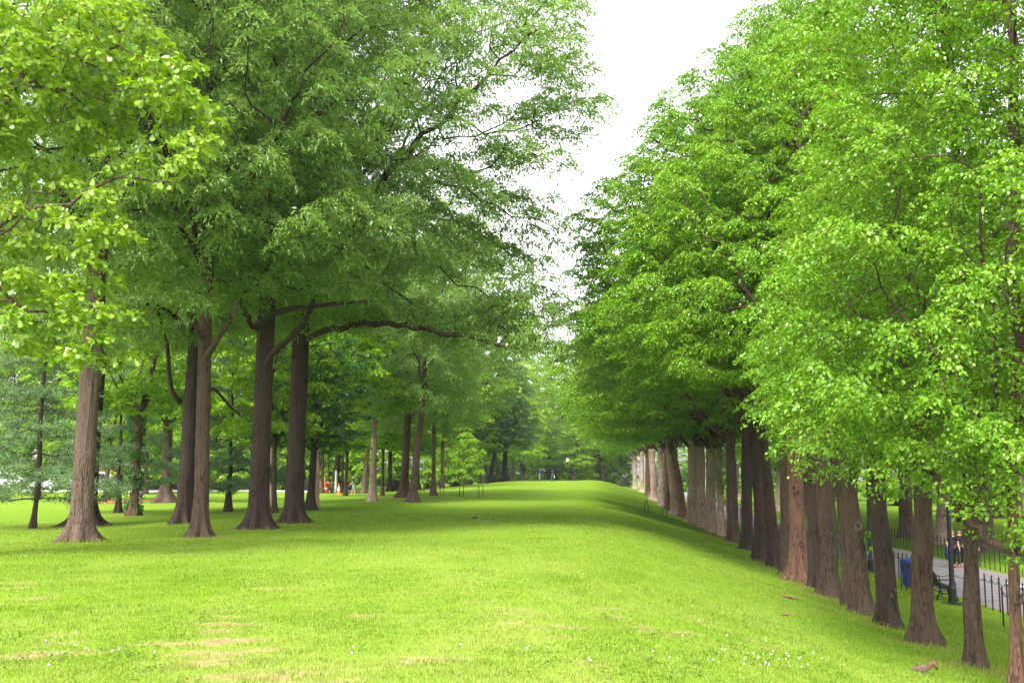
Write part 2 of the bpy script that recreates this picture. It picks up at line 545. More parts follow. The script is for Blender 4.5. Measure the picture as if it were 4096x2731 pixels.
def wiggle(p0, p1, n, amp, seed):
    g = np.random.default_rng(seed)
    p0 = np.array(p0, float); p1 = np.array(p1, float)
    t = np.linspace(0, 1, n)[:, None]
    o = np.cumsum(g.normal(0, 1, (n, 3)), 0); o -= o[0]; o -= t * o[-1]
    return p0 + (p1 - p0) * t + o * amp / math.sqrt(n)

def spray_nodes(P, cnt, lim, centre, nmax, seed):
    idx = np.nonzero((cnt <= lim) & (np.arange(len(P)) > 0))[0]
    g = np.random.default_rng(seed)
    if len(idx) > nmax: idx = np.sort(g.choice(idx, nmax, replace=False))
    C = P[idx]
    o = C - np.array(centre); o /= (np.linalg.norm(o, axis=1)[:, None] + 1e-9)
    return C, o

def crown_variant(name, blobs, n_attr, seed, leafm, barkm, Rfork, D=0.7, leader=None, limbs=(), K=60, spread=(0.55, 0.2), L=0.15, Wd=0.085,
                  shape='kite', lim=2, nmax=2500, thr=-0.75, gap=3.2, droop=0.35, tilt=0.45, r0=0.011, needles=False, up=0.05, kill=1.5, shell=0.45, rmin=0.0, dome=1.9):
    """branches and leaves above a fork point at the origin; returns the two meshes"""
    A = envelope(blobs, n_attr, seed, gap, thr, shell)
    seeds = [(0, 0, 0)]; par = [-1]
    for pl in ([leader] if leader is not None else []) + list(limbs):
        start = 0
        pl = np.asarray(pl, float)
        if len(seeds) > 1:
            dd = np.linalg.norm(np.array(seeds) - pl[0], axis=1); start = int(dd.argmin())
        last = start
        for q in pl[1:]:
            seeds.append(tuple(q)); par.append(last); last = len(seeds) - 1
    P, pr = grow(seeds, par, A, D, seed, kill=kill, up=up)
    r, cnt = radii(P, pr, r0, Rfork)
    bm_ = branch_mesh(name + '_branches', P, pr, r, barkm, np.zeros(len(P), bool), rmin=rmin)
    cen = np.mean([b[:3] for b in blobs], axis=0)
    C, o = spray_nodes(P, cnt, lim, cen, nmax, seed)
    if needles:
        lm = needle_mesh(name + '_crown', C, o, K, L, Wd, leafm, seed + 1)
    else:
        lm = leaf_mesh(name + '_crown', C, o, K, spread, L, Wd, leafm, seed + 1, shape, droop, tilt, dome=dome)
    return bm_, lm, len(C)

# ================================================================== crown variants (meshes shared by several trees)
VAR = {}
def lead(h, seed, dx=0.0, amp=0.5):
    return wiggle((0, 0, 0), (dx, 0, h), max(6, int(h / 0.8)), amp, seed)

elm_blobs = [(-4.5, 0, 3.6, 4.0, 4.6, 3.3), (-3.4, 0, 8.0, 4.6, 5, 4), (-1.3, 0, 12.0, 4.3, 4.8, 4), (1.2, 0, 15.8, 3.0, 3.8, 3.6),
             (2, 0, 5, 5, 6, 4.6), (2, 0, 11, 5, 5, 6)]
def fan(n, h, rad, seed, z0=0.3, lean=(0, 0)):
    g = np.random.default_rng(seed)
    out = []
    for i in range(n):
        a = 2 * PI * (i + g.uniform(-0.3, 0.3)) / n
        rr = rad * g.uniform(0.7, 1.15)
        out.append(wiggle((0, 0, z0 * i / n), (rr * math.cos(a) + lean[0], rr * math.sin(a) + lean[1], h * g.uniform(0.6, 1.1)), 8, 0.35, seed * 31 + i))
    return out
for k, sd in (('elm_a', 11), ('elm_b', 23)):
    VAR[k] = crown_variant(k, elm_blobs, 2900, sd, M['elm'], M['bark'], 0.34, D=0.62, leader=lead(12, sd, -0.6), limbs=fan(6, 6.5, 3.4, sd, lean=(-0.8, 0)),
                           K=180, spread=(0.66, 0.26), L=0.125, Wd=0.07, nmax=1800, droop=0.55, tilt=0.35, thr=-0.02, gap=2.9, r0=0.015)
near_blobs = [(-0.8, 0, 2.6, 3.9, 3.9, 2.9), (-0.2, 0, 6.3, 3.7, 3.7, 3.6), (0.3, 0, 10, 3.0, 3.0, 3.2), (-0.9, -0.6, 0.4, 3.4, 3.4, 1.2)]
for k, sd in (('near_a', 41), ('near_b', 57)):
    VAR[k] = crown_variant(k, near_blobs, 1800, sd, M['elm_near'], M['bark'], 0.15, D=0.45, leader=lead(9, sd), limbs=fan(5, 3.6, 2.0, sd),
                           K=118, spread=(0.40, 0.17), L=0.07, Wd=0.046, tilt=0.38, shape='ovate', nmax=2600, droop=0.5, gap=2.1, thr=-0.28, r0=0.006)
oak_blobs = [(0, 0, 2.0, 6.5, 6.5, 3.0), (0.3, 0, 6.0, 8, 7.5, 4.2), (0, 0, 11, 7, 7, 4.5), (5.0, 0, 2.5, 4.5, 4.5, 3)]
for k, sd in (('oak_a', 71), ('oak_b', 83)):
    VAR[k] = crown_variant(k, oak_blobs, 2100, sd, M['willow_oak'], M['bark_dark'], 0.27, D=0.72, leader=lead(12, sd, 0.3), limbs=fan(6, 6.5, 4.2, sd, 3.5),
                           K=170, spread=(0.72, 0.34), L=0.165, Wd=0.055, nmax=2100, droop=0.4, tilt=0.5, thr=-0.4, gap=3.0, r0=0.016)
oak_f = [(0, 0, 2, 6, 6, 3.5), (0, 0, 8, 7, 7, 5), (0, 0, 13, 7, 7, 4), (6, -1, 9, 5, 4.5, 4), (5.5, 0, 3.5, 4.5, 4.5, 2.8), (8.8, 0, 8.6, 3.2, 3.4, 2.6), (8.4, 0, 11.5, 3, 3.4, 2.4), (7.5, -.5, 5.6, 3.4, 3.4, 2), (7, -.5, -0.2, 3.4, 3, 1.5), (8, 0, 1.6, 2.2, 2.6, 1.8)]
VAR['oak_f'] = crown_variant('oak_f', oak_f, 3700, 91, M['willow_oak'], M['bark_dark'], 0.27, D=0.72, leader=lead(12, 91, 0.3), limbs=fan(6, 6.5, 4.2, 91, 3.5),
                         K=235, spread=(0.85, 0.40), L=0.165, Wd=0.058, nmax=3800, droop=0.4, tilt=0.5, r0=0.016, thr=-0.75, gap=3.0)
mp = [(0, 0, 2.4, 3.4, 3.4, 2.2), (0, 0, 5.2, 3.1, 3.1, 2.6), (0.2, 0, 7.6, 2.1, 2.1, 2.0), (0, 0, 1.0, 3.6, 3.6, 0.9)]
for k, sd, mm in (('maple_a', 101, 'maple'), ('maple_b', 113, 'maple'), ('maple_dark', 127, 'maple_dark')):
    VAR[k] = crown_variant(k, mp, 760, sd, M[mm], M['bark'], 0.15, D=0.55, leader=lead(6, sd), limbs=fan(5, 2.8, 1.8, sd),
                           K=52, spread=(0.52, 0.15), L=0.20, Wd=0.16, nmax=1100, droop=0.3, gap=2.6, thr=-0.8)
tall = [(0, 0, 4, 5.0, 5.0, 3.6), (0, 0, 9, 5.4, 5.2, 4.2), (0, 0, 14, 4.0, 4.0, 3.8)]
for k, sd, mm in (('tall_a', 131, 'maple'), ('tall_b', 139, 'elm')):
    VAR[k] = crown_variant(k, tall, 900, sd, M[mm], M['bark'], 0.25, D=0.8, leader=lead(11, sd), limbs=fan(5, 5, 3, sd),
                           K=60, spread=(0.75, 0.26), L=0.26, Wd=0.17, nmax=1300, droop=0.3, gap=3.4, thr=-0.75)
bs = [(0, 0, 0.6, 3.0, 3.0, 1.5), (0, 0, 2.6, 2.6, 2.6, 2.0), (0.3, 0, 4.4, 1.6, 1.6, 1.5)]
for k, sd, mm in (('bush_a', 161, 'maple'), ('bush_b', 163, 'elm'), ('bush_c', 167, 'maple_dark')):
    VAR[k] = crown_variant(k, bs, 480, sd, M[mm], M['bark'], 0.12, D=0.55, leader=lead(3.5, sd), limbs=fan(5, 1.6, 1.5, sd),
                           K=60, spread=(0.55, 0.2), L=0.24, Wd=0.18, nmax=700, droop=0.3, gap=2.6, thr=-0.9)
pb = []
for i in range(9):
    z = 0.4 + i * 1.05
    rr = 3.9 * (1 - i / 11.5)
    pb.append((0, 0, z, rr, rr, 0.28))
for k, sd in (('pine_a', 151),):
    VAR[k] = crown_variant(k, pb, 1300, sd, M['pine'], M['bark_dark'], 0.12, D=0.5, leader=lead(9.5, sd, 0, 0.12), K=110, L=0.19, Wd=0.03, lim=4, nmax=3200,
                           needles=True, up=0.0, shell=0.6, thr=-0.9, gap=2.4)

# ------------------------------------------------------------------ tree assembly
TREES = []
def tree(name, label, cat, base, variant, R0, fork_h, R1=None, lean=(0, 0), rot=0.0, sc_=(1, 1, 1), bark='bark', group=None, seed=0, flare=0.8,
         sides=24, lobes=5, fl_h=0.4, bulge=0.05, crown_dx=(0, 0), rx=(0, 0), step=0.2, mid=None, furrow=0.022):
    root = thing(name, label, cat, base, 0, group)
    top = (lean[0], lean[1], fork_h)
    R1 = R1 or R0 * 0.82
    pts = [(0, 0, -0.25), (0, 0, 0.4)] + ([mid] if mid else [(lean[0] * 0.4, lean[1] * 0.4, fork_h * 0.5)]) + [top, (lean[0] * 1.05, lean[1] * 1.05, fork_h + 0.7)]
    tm = trunk_mesh(name + '_trunk', pts, R0, R1, M[bark], seed + 1000, flare=flare, sides=sides, lobes=lobes, fl_h=fl_h, bulge=bulge, step=step, furrow=furrow)
    link('trunk', tm, root)
    bm_, lm, _ = VAR[variant]
    rt = (rx[0], rx[1], rot)
    lo = (top[0] + crown_dx[0], top[1] + crown_dx[1], top[2])
    link('branches', bm_, root, lo, rt, sc_)
    link('crown', lm, root, lo, rt, sc_)
    TREES.append((base[0], base[1], R0 * (1.0 + 0.45 * flare)))
    return root

def knot(root, pos, rad, face, barkm, depth=0.5):
    """a healed branch scar: a raised ring with a dark hollow, on the trunk child of root"""
    tr = [c for c in root.children if c.name.split('.')[0] == 'trunk'][0]
    b = MB()
    n, mseg = 14, 6
    f = Vector(face).normalized(); u = f.cross(Vector((0, 0, 1))).normalized(); w = u.cross(f)
    V = []; Fs = []
    prof = [(1.45, -0.35), (1.2, 0.12), (0.95, 0.30), (0.68, 0.22), (0.5, -0.1), (0.28, -0.45)]
    for r_, h_ in prof:
        for k in range(n):
            a = 2 * PI * k / n
            jit = 1 + 0.12 * math.sin(3 * a + rad * 50)
            V.append(Vector(pos) + (u * math.cos(a) * 0.85 + w * math.sin(a) * 1.1) * r_ * rad * jit + f * h_ * rad)
    for i in range(len(prof) - 1):
        for k in range(n):
            k2 = (k + 1) % n
            Fs.append((i * n + k, i * n + k2, (i + 1) * n + k2, (i + 1) * n + k))
    b.add(V, Fs)
    b.add([V[-n + k] for k in range(n)], [tuple(range(n))])
    b.build('knot', M[barkm], tr, smooth=True)

# ================================================================== right-hand elm row
ORD = ['first', 'second', 'third', 'fourth', 'fifth', 'sixth', 'seventh', 'eighth', 'ninth', 'tenth', 'eleventh', 'twelfth', 'thirteenth', 'fourteenth',
       'fifteenth', 'sixteenth', 'seventeenth', 'eighteenth', 'nineteenth', 'twentieth', 'twenty-first', 'twenty-second', 'twenty-third', 'twenty-fourth', 'twenty-fifth',
       'twenty-sixth', 'twenty-seventh', 'twenty-eighth']
ROWG = 'elms in the row along the footpath'
# px, py of the base, trunk width px, lean of the top in px at 5 m, fork height, variant, xy scale, z scale, bark, description
row = [
    (1018, 690, 10.5, 7, 3.6, 'near_a', 0.95, 1.0, 'bark_red', 'slim reddish knobby elm at the right edge of the lawn'),
    (975, 667, 15, 9, 3.7, 'near_b', 0.95, 1.0, 'bark', 'slim brown elm with a knobby swelling, in front of the walkers'),
    (924, 643, 18.5, 5, 3.9, 'near_a', 0.84, 0.72, 'bark', 'straight ridged elm between the blue bin and the lamp post'),
    (888, 626, 17.5, -9, 4.2, 'near_b', 0.80, 0.64, 'bark_dark', 'dark leaning elm standing just before the blue bin'),
    (864, 614, 17, -20, 4.4, 'near_a', 0.72, 0.6, 'bark', 'elm leaning strongly to the left with leafy sprouts on its bark'),
    (849, 606, 11, -4, 4.7, 'near_b', 0.66, 0.58, 'bark', 'thin elm tucked behind the strongly leaning sprouting elm'),
    (829, 595, 18, 1, 5.6, 'elm_a', 0.62, 0.68, 'bark', 'broad elm with flared roots hiding two walkers'),
    (815, 587, 12, 2, 5.6, 'elm_b', 0.6, 0.66, 'bark_dark', 'narrow dark elm right of the elm with the round hollow'),
    (799, 581, 17, 0, 5.8, 'elm_b', 0.78, 0.74, 'bark_red', 'thick reddish brown elm with a round hollow below its fork'),
    (786, 574, 10, 5, 5.8, 'elm_a', 0.7, 0.72, 'bark', 'narrow elm left of the elm with the round hollow'),
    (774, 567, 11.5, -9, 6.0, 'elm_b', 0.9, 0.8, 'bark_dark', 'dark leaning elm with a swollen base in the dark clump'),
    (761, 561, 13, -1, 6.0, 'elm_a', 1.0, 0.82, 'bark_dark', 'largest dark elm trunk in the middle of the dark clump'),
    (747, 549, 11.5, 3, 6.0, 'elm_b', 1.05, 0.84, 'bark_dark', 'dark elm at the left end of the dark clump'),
    (733, 541, 11, 0, 5.2, 'elm_a', 1.16, 0.84, 'bark', 'single straight elm just left of the dark clump'),
    (721, 535, 7, 0, 5.2, 'elm_b', 1.16, 0.8, 'bark_pink_lit', 'slender elm left of the pale sapling'),  # far trunks: the paler bark colour stands in for lawn-side light
    (712, 532, 9.5, 0, 5.2, 'elm_a', 1.16, 0.85, 'bark_pink_lit', 'thick pale elm split at its foot'),
    (702, 527, 8, 0, 5.4, 'elm_b', 1.16, 0.85, 'bark_pink_lit', 'pale brown elm right of the walker in red'),
    (692, 523, 10, 2, 5.4, 'elm_a', 1.16, 0.88, 'bark_pink_lit', 'pale pinkish elm with a wide foot'),
    (683, 517, 8, -8, 5.5, 'elm_b', 1.16, 0.88, 'bark_red', 'rust coloured leaning elm with a small hollow'),
    (674, 513, 8, -4, 5.5, 'elm_a', 1.0, 1.0, 'bark_pink_lit', None),
    (667, 510, 6, 0, 5.5, 'elm_b', 1.0, 1.0, 'bark_red', None),
    (661, 506, 6, 0, 5.5, 'elm_a', 1.05, 1.0, 'bark_pink_lit', None),
    (654, 503, 7, -2, 5.5, 'elm_b', 1.0, 1.0, 'bark_pink_lit', None),
    (648, 499, 6, 0, 5.5, 'elm_a', 1.1, 1.0, 'bark_red', None),
    (642, 495.5, 5, 0, 5.5, 'elm_b', 1.0, 0.95, 'bark_pink_lit', None),
    (635, 491, 5, 0, 5.5, 'elm_a', 1.0, 0.95, 'bark_pink_lit', None),
]
DEB = []
EL = {}
for i, (px, py, w, ln, fh, var, s, szz, bk, desc) in enumerate(row):
    b, d = hit(px, py)
    if i > 18:                                   # far trunks: keep to the row line, the ground there is nearly edge-on
        d = 6.6 * F / (px - 600.0); b = ground_at(px, d)
    DEB.append((i, round(d, 1), round(b[0], 2), [round(v) for v in project(b)]))
    R0 = w / F * d / 2
    lab = desc if desc else '%s elm from the right in the row along the footpath' % ORD[i]
    g = np.random.default_rng(500 + i)
    e = tree('elm_tree', lab, 'tree', b, var, R0, fh, lean=(ln / F * d, g.uniform(-0.2, 0.2)), rot=R(float(g.uniform(-32, 32))), sc_=(s, s, szz), bark=bk, group=ROWG,
             seed=500 + i, flare=float(g.uniform(0.4, 0.9)), sides=40 if i < 12 else 20, fl_h=0.3, bulge=float(g.uniform(0.06, 0.17)), R1=R0 * float(g.uniform(0.86, 1.04)), furrow=0.034, lobes=4 + i % 3, crown_dx=(0.85, 0) if 2 <= i <= 5 else (0, 0))
    EL[i] = e
knot(EL[8], (-0.10, -0.30, 2.85), 0.10, (-0.1, -1, 0.1), 'bark_red')
knot(EL[8], (0.05, -0.33, 1.2), 0.07, (0.1, -1, 0.0), 'bark_red')
knot(EL[18], (-0.35, -0.28, 3.3), 0.15, (-0.2, -1, 0.1), 'bark_red')
knot(EL[4], (-0.12, -0.30, 2.1), 0.09, (-0.1, -1, 0.1), 'bark_grey')
knot(EL[1], (0.05, -0.15, 2.35), 0.10, (0.2, -1, 0.1), 'bark')
knot(EL[0], (0.05, -0.11, 1.4), 0.08, (0.4, -1, 0.1), 'bark_grey')

# ================================================================== big oaks on the left
OAKG = 'big oaks at the left of the lawn'
oaks = [
    ('oak_a', 80, 541, 22, 3, 7.6, 150, 0.85, 1.0, 'bark_grey', 'grey ridged oak trunk standing nearest on the left, with a scar below its fork'),
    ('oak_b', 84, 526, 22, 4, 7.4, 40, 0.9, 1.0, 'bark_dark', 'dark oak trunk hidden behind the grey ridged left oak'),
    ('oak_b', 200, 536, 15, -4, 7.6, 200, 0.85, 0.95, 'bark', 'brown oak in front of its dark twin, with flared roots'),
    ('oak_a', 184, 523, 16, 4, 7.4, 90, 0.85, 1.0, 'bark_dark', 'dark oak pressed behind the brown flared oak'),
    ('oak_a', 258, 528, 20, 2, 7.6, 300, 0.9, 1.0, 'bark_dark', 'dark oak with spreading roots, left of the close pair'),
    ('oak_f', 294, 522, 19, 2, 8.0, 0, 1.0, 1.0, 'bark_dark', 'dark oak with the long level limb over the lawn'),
]
OK = {}
for i, (var, px, py, w, ln, fh, rot, s, szz, bk, desc) in enumerate(oaks):
    b, d = hit(px, py)
    DEB.append(('oak', i, round(d, 1), b.round(2).tolist()))
    R0 = w / F * d / 2
    OK[i] = tree('oak_tree', desc, 'tree', b, var, R0, fh, lean=(ln / F * d, 0.1), rot=R(rot), sc_=(s, s, szz), bark=bk, group=OAKG, seed=700 + i,
                 flare=0.8, sides=56, fl_h=0.28, lobes=6, bulge=0.03, R1=R0 * 0.86)
knot(OK[0], (0.02, -0.32, 5.2), 0.12, (-0.1, -1, 0.0), 'bark_grey')
# limbs one can see below the leaves: part of their oaks
def limb(root, pts, r0, r1, m):
    pts = np.asarray(pts, float)
    n = 26
    s = np.linspace(0, len(pts) - 1, n)
    Q = np.stack([np.interp(s, np.arange(len(pts)), pts[:, i]) for i in range(3)], 1)
    for _ in range(4):
        Q[1:-1] = 0.25 * Q[:-2] + 0.5 * Q[1:-1] + 0.25 * Q[2:]
    rad = np.linspace(r0, r1, n)
    b = MB().tube([q for q in Q], list(rad), 9)
    return b.build('limb', M[m], root, smooth=True)
def limb_px(root, d0, pix, r0, r1, m):
    base = np.array(root.location)
    return limb(root, [at(px, py, d) - base for px, py, d in pix], r0, r1, m), [at(px, py, d) for px, py, d in pix]
def dist(o):
    q = np.array(o.location); return float(-q[0] * -math.sin(YAW) * -1 + q[1] * math.cos(YAW)) if False else float(-math.sin(YAW) * q[0] + math.cos(YAW) * q[1])
dF = dist(OK[5]); dE = dist(OK[4]); dC = dist(OK[2]); dD = dist(OK[3])
def bough(root, pix, r0, spots, n, seed, leafm, barkm, K=70, L=0.16, Wd=0.055, spread=(0.5, 0.22), shape='kite', D=0.45):
    base = np.array(root.location)
    Q = np.array([at(*q) - base for q in pix])
    t = np.linspace(0, len(Q) - 1, len(Q) * 4)
    Q = np.stack([np.interp(t, np.arange(len(Q)), Q[:, k]) for k in range(3)], 1)
    for _ in range(2): Q[1:-1] = 0.25 * Q[:-2] + 0.5 * Q[1:-1] + 0.25 * Q[2:]
    Q[1:] += np.random.default_rng(seed).normal(0, 0.045, Q[1:].shape)
    blobs = []
    for px, py, d, rx, ry, rd in spots:
        c = at(px, py, d) - base; k = d / F
        blobs.append((*c, rx * k, rd, ry * k))
    A = envelope(blobs, n, seed, 1.6, -0.8)
    P, pr = grow([tuple(q) for q in Q], list(range(-1, len(Q) - 1)), A, D, seed, kill=1.4, up=0.0, wander=0.35)
    r, cnt = radii(P, pr, 0.010, r0)
    link('limb', branch_mesh('limb', P, pr, r, M[barkm], np.zeros(len(P), bool), 8), root)
    C, o = spray_nodes(P, cnt, 2, Q.mean(0), 1500, seed)
    link('limb_foliage', leaf_mesh('limb_foliage', C, o, K, spread, L, Wd, M[leafm], seed, shape, 0.5, 0.5), root)
bough(OK[5], [(292, 358, dF), (300, 342, dF - 0.3), (325, 330, dF - 1), (360, 323, dF - 2), (395, 324, dF - 3), (430, 329, dF - 3.5), (470, 336, dF - 4), (520, 348, dF - 4)], 0.115,
      [(530, 345, dF - 4, 40, 16, 1.5), (480, 325, dF - 3.5, 45, 18, 1.6), (430, 312, dF - 3, 45, 14, 1.6), (380, 308, dF - 2, 40, 12, 1.6), (545, 325, dF - 3, 25, 25, 1.2), (505, 300, dF - 3, 45, 22, 1.6)], 420, 301, 'willow_oak', 'bark_dark')
bough(OK[3], [(186, 330, dD), (176, 318, dD - 1), (160, 305, dD - 2), (135, 300, dD - 3)], 0.10, [(150, 300, dD - 2.5, 40, 18, 1.6), (190, 292, dD - 2, 30, 16, 1.4), (120, 312, dD - 3, 26, 12, 1.2)], 150, 303, 'willow_oak', 'bark_dark')
bough(OK[2], [(203, 340, dC), (196, 325, dC - 1), (188, 310, dC - 2), (200, 300, dC - 2.6)], 0.08, [(198, 300, dC - 2.4, 26, 22, 1.2), (180, 285, dC - 2, 30, 14, 1.2)], 130, 305, 'willow_oak', 'bark')
bough(OK[4], [(258, 330, dE), (246, 318, dE - 1), (238, 300, dE - 2), (250, 288, dE - 3)], 0.09, [(250, 285, dE - 2.5, 36, 18, 1.4), (290, 280, dE - 3, 36, 16, 1.4), (330, 292, dE - 3, 36, 12, 1.4)], 170, 307, 'willow_oak', 'bark_dark')
limb_px(OK[4], dE, [(262, 372, dE), (272, 352, dE - 0.5), (290, 338, dE - 1.5), (305, 322, dE - 2), (314, 300, dE - 2), (318, 280, dE - 2)], 0.125, 0.07, 'bark_dark')
limb_px(OK[4], dE, [(258, 325, dE - .3), (268, 315, dE - 1), (290, 308, dE - 2), (330, 304, dE - 3), (370, 300, dE - 3)], 0.14, 0.04, 'bark_dark')
limb_px(OK[3], dD, [(180, 402, dD), (172, 392, dD - .3), (169, 375, dD - .5), (168, 345, dD - 1), (160, 315, dD - 1.5), (150, 295, dD - 2)], 0.11, 0.05, 'bark_dark')
limb_px(OK[2], dC, [(204, 360, dC), (214, 345, dC - .4), (224, 328, dC - .8), (232, 318, dC - 1), (236, 300, dC - 1)], 0.105, 0.05, 'bark')
limb_px(OK[2], dC, [(204, 405, dC), (212, 385, dC + .3), (232, 408, dC + 1.2), (240, 414, dC + 1.6)], 0.06, 0.03, 'bark_dark')
# hazier oaks farther along the lawn
for i, (px, py, w, ln, fh, var, rot, s, szz, bk, lab) in enumerate([
        (404, 496.7, 8.5, 3, 5.5, 'oak_a', 20, 0.95, 1.05, 'bark', 'stout brown oak beside the leaning oak in the grove'),
        (413, 501.5, 8, 9, 6, 'oak_b', 120, 0.85, 1.0, 'bark_grey', 'grey oak leaning right at the edge of the open lawn'),
        (433.5, 495, 4.5, 0, 6, 'tall_a', 50, 0.8, 0.8, 'bark_grey', 'pale trunked tree standing inside the low chain fence')]):
    b, d = hit(px, py)
    d = min(d, 95.0); b = ground_at(px, d)
    DEB.append(('hoak', i, round(d, 1), b.round(2).tolist()))
    tree('oak_tree' if i < 2 else 'lawn_tree', lab, 'tree', b, var, w / F * d / 2, fh, lean=(ln / F * d, 0), rot=R(rot), sc_=(s, s, szz), bark=bk, seed=760 + i, flare=0.8, sides=24)

# ================================================================== near white oak whose boughs hang in from the left
def near_oak():
    d0 = 22.0
    g0 = ground_at(-120, d0)
    root = thing('white_oak_tree', 'near oak with large lobed light green leaves hanging in at the left edge', 'tree', g0)
    base = np.array(g0)
    tr = trunk_mesh('white_oak_trunk', [(0, 0, -0.25), (0, 0, 0.5), (0.1, 0, 3), (0.2, 0.1, 5.5)], 0.36, 0.27, M['bark_grey'], 991, sides=32)
    link('trunk', tr, root)
    blobs = []
    for px, py, rx, ry, dd, rd in [(60, 50, 90, 62, 0, 1.6), (120, 75, 72, 52, 0.3, 1.3), (168, 92, 40, 45, -0.2, 0.9), (50, 120, 85, 45, 0.5, 1.4), (195, 150, 34, 17, -0.6, 0.5), (172, 172, 22, 18, -0.6, 0.4),
                                   (110, 20, 50, 30, 0.4, 1.0), (60, 212, 62, 17, 0, 0.8), (112, 238, 26, 16, -0.3, 0.5), (30, 170, 26, 14, 0.6, 0.6), (60, 282, 66, 20, 0, 0.9), (25, 255, 30, 25, 0.4, 0.8), (50, 320, 66, 17, -0.3, 0.8),
                                   (88, 340, 44, 15, -0.3, 0.6), (30, 345, 40, 20, 0.1, 0.8), (104, 358, 22, 12, -0.2, 0.5), (85, 300, 40, 16, -0.4, 0.6), (100, 325, 34, 14, -0.4, 0.6), (214, 148, 20, 10, -0.6, 0.4), (75, 360, 40, 10, -0.3, 0.5), (-80, 100, 90, 120, 0, 2.5), (-70, 280, 70, 80, 0, 2.0)]:
        c = at(px, py, d0 + dd) - base
        k = d0 / F
        blobs.append((c[0], c[1], c[2], rx * k, rd * 1.3, ry * k))
    A = envelope(blobs, 2300, 997, 1.3, -1.2, 0.5, 0.6)
    seeds = [(0.2, 0.1, 5.5)]; par = [-1]
    def add(pl, start):
        last = start
        for q in pl:
            seeds.append(tuple(q)); par.append(last); last = len(seeds) - 1
        return last
    hub = add(wiggle((0.2, 0.1, 5.5), (1.0, 0, 9.0), 6, 0.2, 3)[1:], 0)
    for tgt, st in (((112, 170), 0), ((200, 168), 0), ((60, 230), 0), ((80, 320), 0), ((60, 350), 0), ((90, 95), hub), ((60, 120), hub), ((40, 60), hub), ((120, 45), hub)):
        q = at(tgt[0], tgt[1], d0) - base
        p0 = np.array(seeds[st])
        n = 14
        pl = wiggle(p0, q, n, 0.5, int(tgt[0] * 7 + tgt[1]))
        pl[:, 2] += np.sin(np.linspace(0, PI, n)) * 0.35
        add(pl[1:], st)
    P, pr = grow(seeds, par, A, 0.36, 5, kill=1.4, up=0.0, wander=0.35)
    r, cnt = radii(P, pr, 0.007, 0.26)
    link('branches', branch_mesh('white_oak_branches', P, pr, r, M['bark_grey'], np.zeros(len(P), bool)), root)
    C, o = spray_nodes(P, cnt, 2, base * 0 + np.array([0, 0, 7]), 3600, 8)
    link('crown', leaf_mesh('white_oak_crown', C, o, 38, (0.30, 0.15), 0.14, 0.115, M['white_oak'], 12, 'lobed', droop=0.6, tilt=0.45, dome=1.6), root)
    TREES.append((g0[0], g0[1], 0.36))
    # a second, out-of-frame twin keeps the grove continuous to the left
near_oak()

# the long bough that hangs down across the right edge
dR = 16.0
gR = ground_at(1130, dR)
rootR = tree('elm_tree', 'nearest elm whose long bare bough slants down across the right edge', 'tree', gR, 'near_a', 0.2, 4.2, lean=(-0.3, 0), rot=R(170), sc_=(0.92, 0.92, 1.0), bark='bark', group=ROWG, seed=640, flare=0.5, sides=32)
bough(rootR, [(1128, 628, 16), (1075, 598, 16.2), (1024, 561, 16.4), (985, 533, 16.7), (955, 508, 17), (940, 485, 17.2), (931, 472, 17.3), (915, 445, 17.5)], 0.085,
      [(985, 500, 16.8, 34, 16, 0.6), (1012, 520, 16.2, 16, 12, 0.5), (950, 478, 17, 26, 16, 0.6), (1015, 480, 16.5, 24, 24, 0.7), (968, 522, 16.4, 14, 7, 0.3), (905, 450, 17.4, 30, 16, 0.6), (1040, 530, 16, 18, 14, 0.5)],
      330, 309, 'elm_near', 'bark', 46, 0.072, 0.047, (0.26, 0.12), 'ovate', 0.28)


